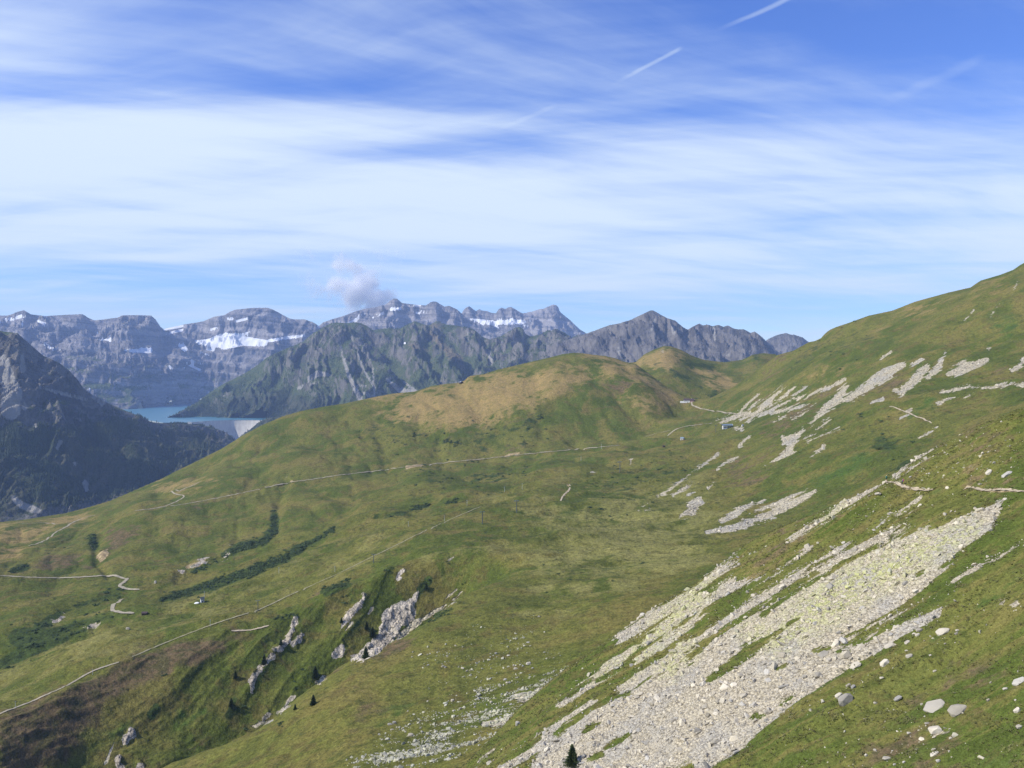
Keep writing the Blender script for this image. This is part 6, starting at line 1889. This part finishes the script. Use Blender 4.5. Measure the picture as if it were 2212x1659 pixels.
def hiker(land, x, y, height, rz, label, mats, pack, stride):
    """mats: hair/hat, top, bottom, socks/shoes"""
    J = {'pel': (0, 0, 0.53), 'sp': (0, -0.01, 0.64), 'ch': (0, -0.02, 0.76), 'nk': (0, -0.015, 0.845), 'hd0': (0, 0.0, 0.885), 'hd1': (0, 0.012, 0.945), 'hd2': (0, 0.005, 0.985),
         'sl': (-0.105, -0.015, 0.805), 'el': (-0.145, 0.02, 0.655), 'wl': (-0.125, 0.12, 0.585), 'fl': (-0.12, 0.155, 0.56), 'sr': (0.105, -0.015, 0.805), 'er': (0.15, -0.05, 0.655), 'wr': (0.15, 0.03, 0.55), 'fr': (0.15, 0.06, 0.52),
         'hl': (-0.055, 0, 0.51), 'kl': (-0.06, 0.05 * stride, 0.285), 'al': (-0.06, 0.0 + 0.09 * stride, 0.045), 'tl': (-0.06, 0.075 + 0.09 * stride, 0.018),
         'hr': (0.055, 0, 0.51), 'kr': (0.06, 0.02 * stride, 0.285), 'ar': (0.06, -0.10 * stride, 0.05), 'tr': (0.06, -0.03 * stride + 0.02, 0.018)}
    Rr = {'pel': .085, 'sp': .08, 'ch': .095, 'nk': .034, 'hd0': .042, 'hd1': .054, 'hd2': .04, 'sl': .042, 'el': .030, 'wl': .021, 'fl': .02, 'sr': .042, 'er': .030, 'wr': .021, 'fr': .02,
          'hl': .062, 'kl': .04, 'al': .028, 'tl': .024, 'hr': .062, 'kr': .04, 'ar': .028, 'tr': .024}
    E = [('pel', 'sp'), ('sp', 'ch'), ('ch', 'nk'), ('nk', 'hd0'), ('hd0', 'hd1'), ('hd1', 'hd2'), ('ch', 'sl'), ('sl', 'el'), ('el', 'wl'), ('wl', 'fl'), ('ch', 'sr'), ('sr', 'er'), ('er', 'wr'), ('wr', 'fr'),
         ('pel', 'hl'), ('hl', 'kl'), ('kl', 'al'), ('al', 'tl'), ('pel', 'hr'), ('hr', 'kr'), ('kr', 'ar'), ('ar', 'tr')]
    ks = list(J)
    me = bpy.data.meshes.new('person')
    me.from_pydata([J[k] for k in ks], [(ks.index(a), ks.index(b)) for a, b in E], [])
    o = bpy.data.objects.new('person', me)
    link(o)
    sk = o.modifiers.new('skin', 'SKIN')
    for k, sv in zip(ks, me.skin_vertices[0].data):
        sv.radius = (Rr[k], Rr[k])
        sv.use_root = (k == 'pel')
    sb = o.modifiers.new('smooth', 'SUBSURF')
    sb.levels = sb.render_levels = 2
    bpy.context.view_layer.update()
    dg = bpy.context.evaluated_depsgraph_get()
    body = bpy.data.meshes.new_from_object(o.evaluated_get(dg))
    bpy.data.objects.remove(o)
    for m_ in (MAT_SKIN,) + mats:
        body.materials.append(m_)
    idx = []
    for p_ in body.polygons:
        c = p_.center
        arm = abs(c.x) > 0.115 and c.z > 0.48
        if c.z > 0.945 or (c.z > 0.885 and c.y < -0.02):
            k_ = 1
        elif c.z > 0.835:
            k_ = 0
        elif arm and c.z < 0.70:
            k_ = 0
        elif c.z > 0.535:
            k_ = 2
        elif c.z > mats_leg[0]:
            k_ = 3
        elif c.z > 0.07:
            k_ = 0 if mats_leg[0] > 0.1 else 3
        else:
            k_ = 4
        idx.append(k_)
    body.polygons.foreach_set('material_index', idx)
    body.polygons.foreach_set('use_smooth', [True] * len(body.polygons))
    body.name = 'person'
    pos_ = land.at(x, y)
    per = link(bpy.data.objects.new('person', body))
    per.scale = (height,) * 3
    per.location = pos_ + Vector((0, 0, 0.10))
    per.rotation_euler = (R(4), 0, rz)
    tag(per, label, 'person', 'hikers on the path')
    # face details
    fm = MB()
    fm.add(*hull([(0.0, 0.062, 0.945), (-0.008, 0.06, 0.925), (0.008, 0.06, 0.925), (0, 0.078, 0.925), (0, 0.06, 0.915)]))
    fm.build('nose', MAT_SKIN, per)
    if pack is not None:
        mat_p, lab_p = pack
        bm = bmesh.new()
        bmesh.ops.create_cube(bm, size=1.0)
        bmesh.ops.bevel(bm, geom=bm.edges[:], offset=0.22, segments=3, affect='EDGES')
        mp = bpy.data.meshes.new('backpack')
        bm.to_mesh(mp)
        bm.free()
        mp.materials.append(mat_p)
        bp = link(bpy.data.objects.new('backpack', mp))
        Rz = Matrix.Rotation(rz, 4, 'Z')
        bp.location = per.location + (Rz @ Vector((0, -0.175, 0.715))) * height
        bp.rotation_euler = (R(6), 0, rz)
        bp.scale = (0.20 * height, 0.15 * height, 0.30 * height)
        tag(bp, lab_p, 'backpack')
        st = MB()
        for sx in (-0.28, 0.28):
            st.tube((sx, 0.45, 0.42), (sx, 0.95, 0.28), 0.07, 0.07, 6)
            st.tube((sx, 0.95, 0.28), (sx, 0.75, -0.35), 0.07, 0.05, 6)
        st.build('strap', mat_p, bp)
    return per


mats_leg = [0.36]
hiker(NEAR, 1915, 1041.5, 1.76, R(-20), 'hiker in a green shirt and dark shorts on the path crest', (cloth('straw_cap', (0.55, 0.52, 0.38)), cloth('green_shirt', (0.10, 0.42, 0.25)), cloth('black_shorts', (0.02, 0.022, 0.028)), cloth('brown_boots', (0.16, 0.10, 0.06))), (cloth('dark_teal_pack', (0.03, 0.10, 0.10)), 'small dark teal backpack worn by the green-shirted hiker'), 1.0)
mats_leg = [0.08]
hiker(NEAR, 1948.5, 1049.5, 1.80, R(62), 'hiker in blue-grey top and dark trousers below the rocky spur', (cloth('dark_hair', (0.04, 0.03, 0.025)), cloth('blue_grey_top', (0.20, 0.25, 0.38)), cloth('navy_trousers', (0.035, 0.04, 0.075)), cloth('grey_boots', (0.10, 0.095, 0.09))), (cloth('pink_pack', (0.50, 0.10, 0.20)), 'pink backpack worn by the hiker in blue-grey'), 1.2)

# ------------------------------------------------------------------ haze
bm = bmesh.new()
bmesh.ops.create_cube(bm, size=1.0)
me = bpy.data.meshes.new('haze')
bm.to_mesh(me)
bm.free()
hz = link(bpy.data.objects.new('haze', me))
z0_, z1_ = -1501.0, 1400.0
hz.location = (0, 4700, (z0_ + z1_) / 2)
hz.scale = (34600, 26000, z1_ - z0_)
m = bpy.data.materials.new('mountain_haze')
m.use_nodes = True
m.node_tree.nodes.clear()
pv = m.node_tree.nodes.new('ShaderNodeVolumePrincipled')
pv.inputs['Color'].default_value = (0.44, 0.62, 1.0, 1)
pv.inputs['Density'].default_value = HAZE_DENSITY
pv.inputs['Anisotropy'].default_value = 0.0
mo = m.node_tree.nodes.new('ShaderNodeOutputMaterial')
m.node_tree.links.new(pv.outputs[0], mo.inputs['Volume'])
me.materials.append(m)
tag(hz, kind='stuff')


# ------------------------------------------------------------------ small clouds beyond the summit
def cloud_obj(name, blobs, dist, dens, label, thick=0.8):
    """blobs: (x, y, r, weight) in readings"""
    k = dist / F
    c = [(Vector(((x - CX) * k, dist, -(y - HZ) * k)), r * k, w) for x, y, r, w in blobs]
    lo = Vector([min(p_[i_] - r * 1.05 for p_, r, w in c) for i_ in range(3)])
    hi = Vector([max(p_[i_] + r * 1.05 for p_, r, w in c) for i_ in range(3)])
    b = MB()
    b.box(lo.x, hi.x, lo.y, hi.y, lo.z, hi.z)
    m, g = new_mat(name + '_vapour')
    p = g.pos()
    wr = g.noise(g.scaled(p, (1 / 520,) * 3), 1.0, 4, 0.6, 0.0, True)
    pp = g.vmath('ADD', p, g.vmath('SCALE', g.vmath('SUBTRACT', wr, (0.5, 0.5, 0.5)), 520.0))
    tot = None
    for q_, r, w in c:
        dd_ = g.vmath('DISTANCE', pp, tuple(q_), 1)
        f = g.math('MULTIPLY', g.math('SUBTRACT', 1.0, g.ss(dd_, r * 0.15, r)), w)
        tot = f if tot is None else g.math('MAXIMUM', tot, f)
    nz = g.noise(g.scaled(p, (1 / 300,) * 3), 1.0, 7, 0.68)
    den = g.math('MULTIPLY', g.ss(g.math('ADD', tot, g.math('MULTIPLY', g.math('SUBTRACT', nz, 0.5), 2.0)), 0.12, 1.0), dens)
    v = g.n.new('ShaderNodeVolumePrincipled')
    g.put(v, 'Color', (0.985, 0.98, 0.985))
    g.put(v, 'Density', den)
    g.put(v, 'Anisotropy', 0.0)
    o_ = g.n.new('ShaderNodeOutputMaterial')
    g.l.new(v.outputs[0], o_.inputs['Volume'])
    ob = b.build(name, m)
    return tag(ob, label, 'cloud', kind='stuff')


cl = [z2([(x, y, r * 1.25)])[0] + (w,) for x, y, r, w in [(590, 300, 130, 1.0), (690, 365, 110, 1.0), (640, 240, 90, 0.9), (545, 140, 75, 0.75), (480, 105, 60, 0.7), (600, 160, 60, 0.6), (430, 250, 90, 0.7), (340, 260, 70, 0.5), (270, 265, 60, 0.35), (770, 340, 80, 0.7), (660, 430, 90, 0.9), (730, 410, 70, 0.8)]]
cloud_obj('cumulus_cloud', cl, 18400.0, 0.011, 'small grey-white cumulus cloud rising behind the rocky summit')
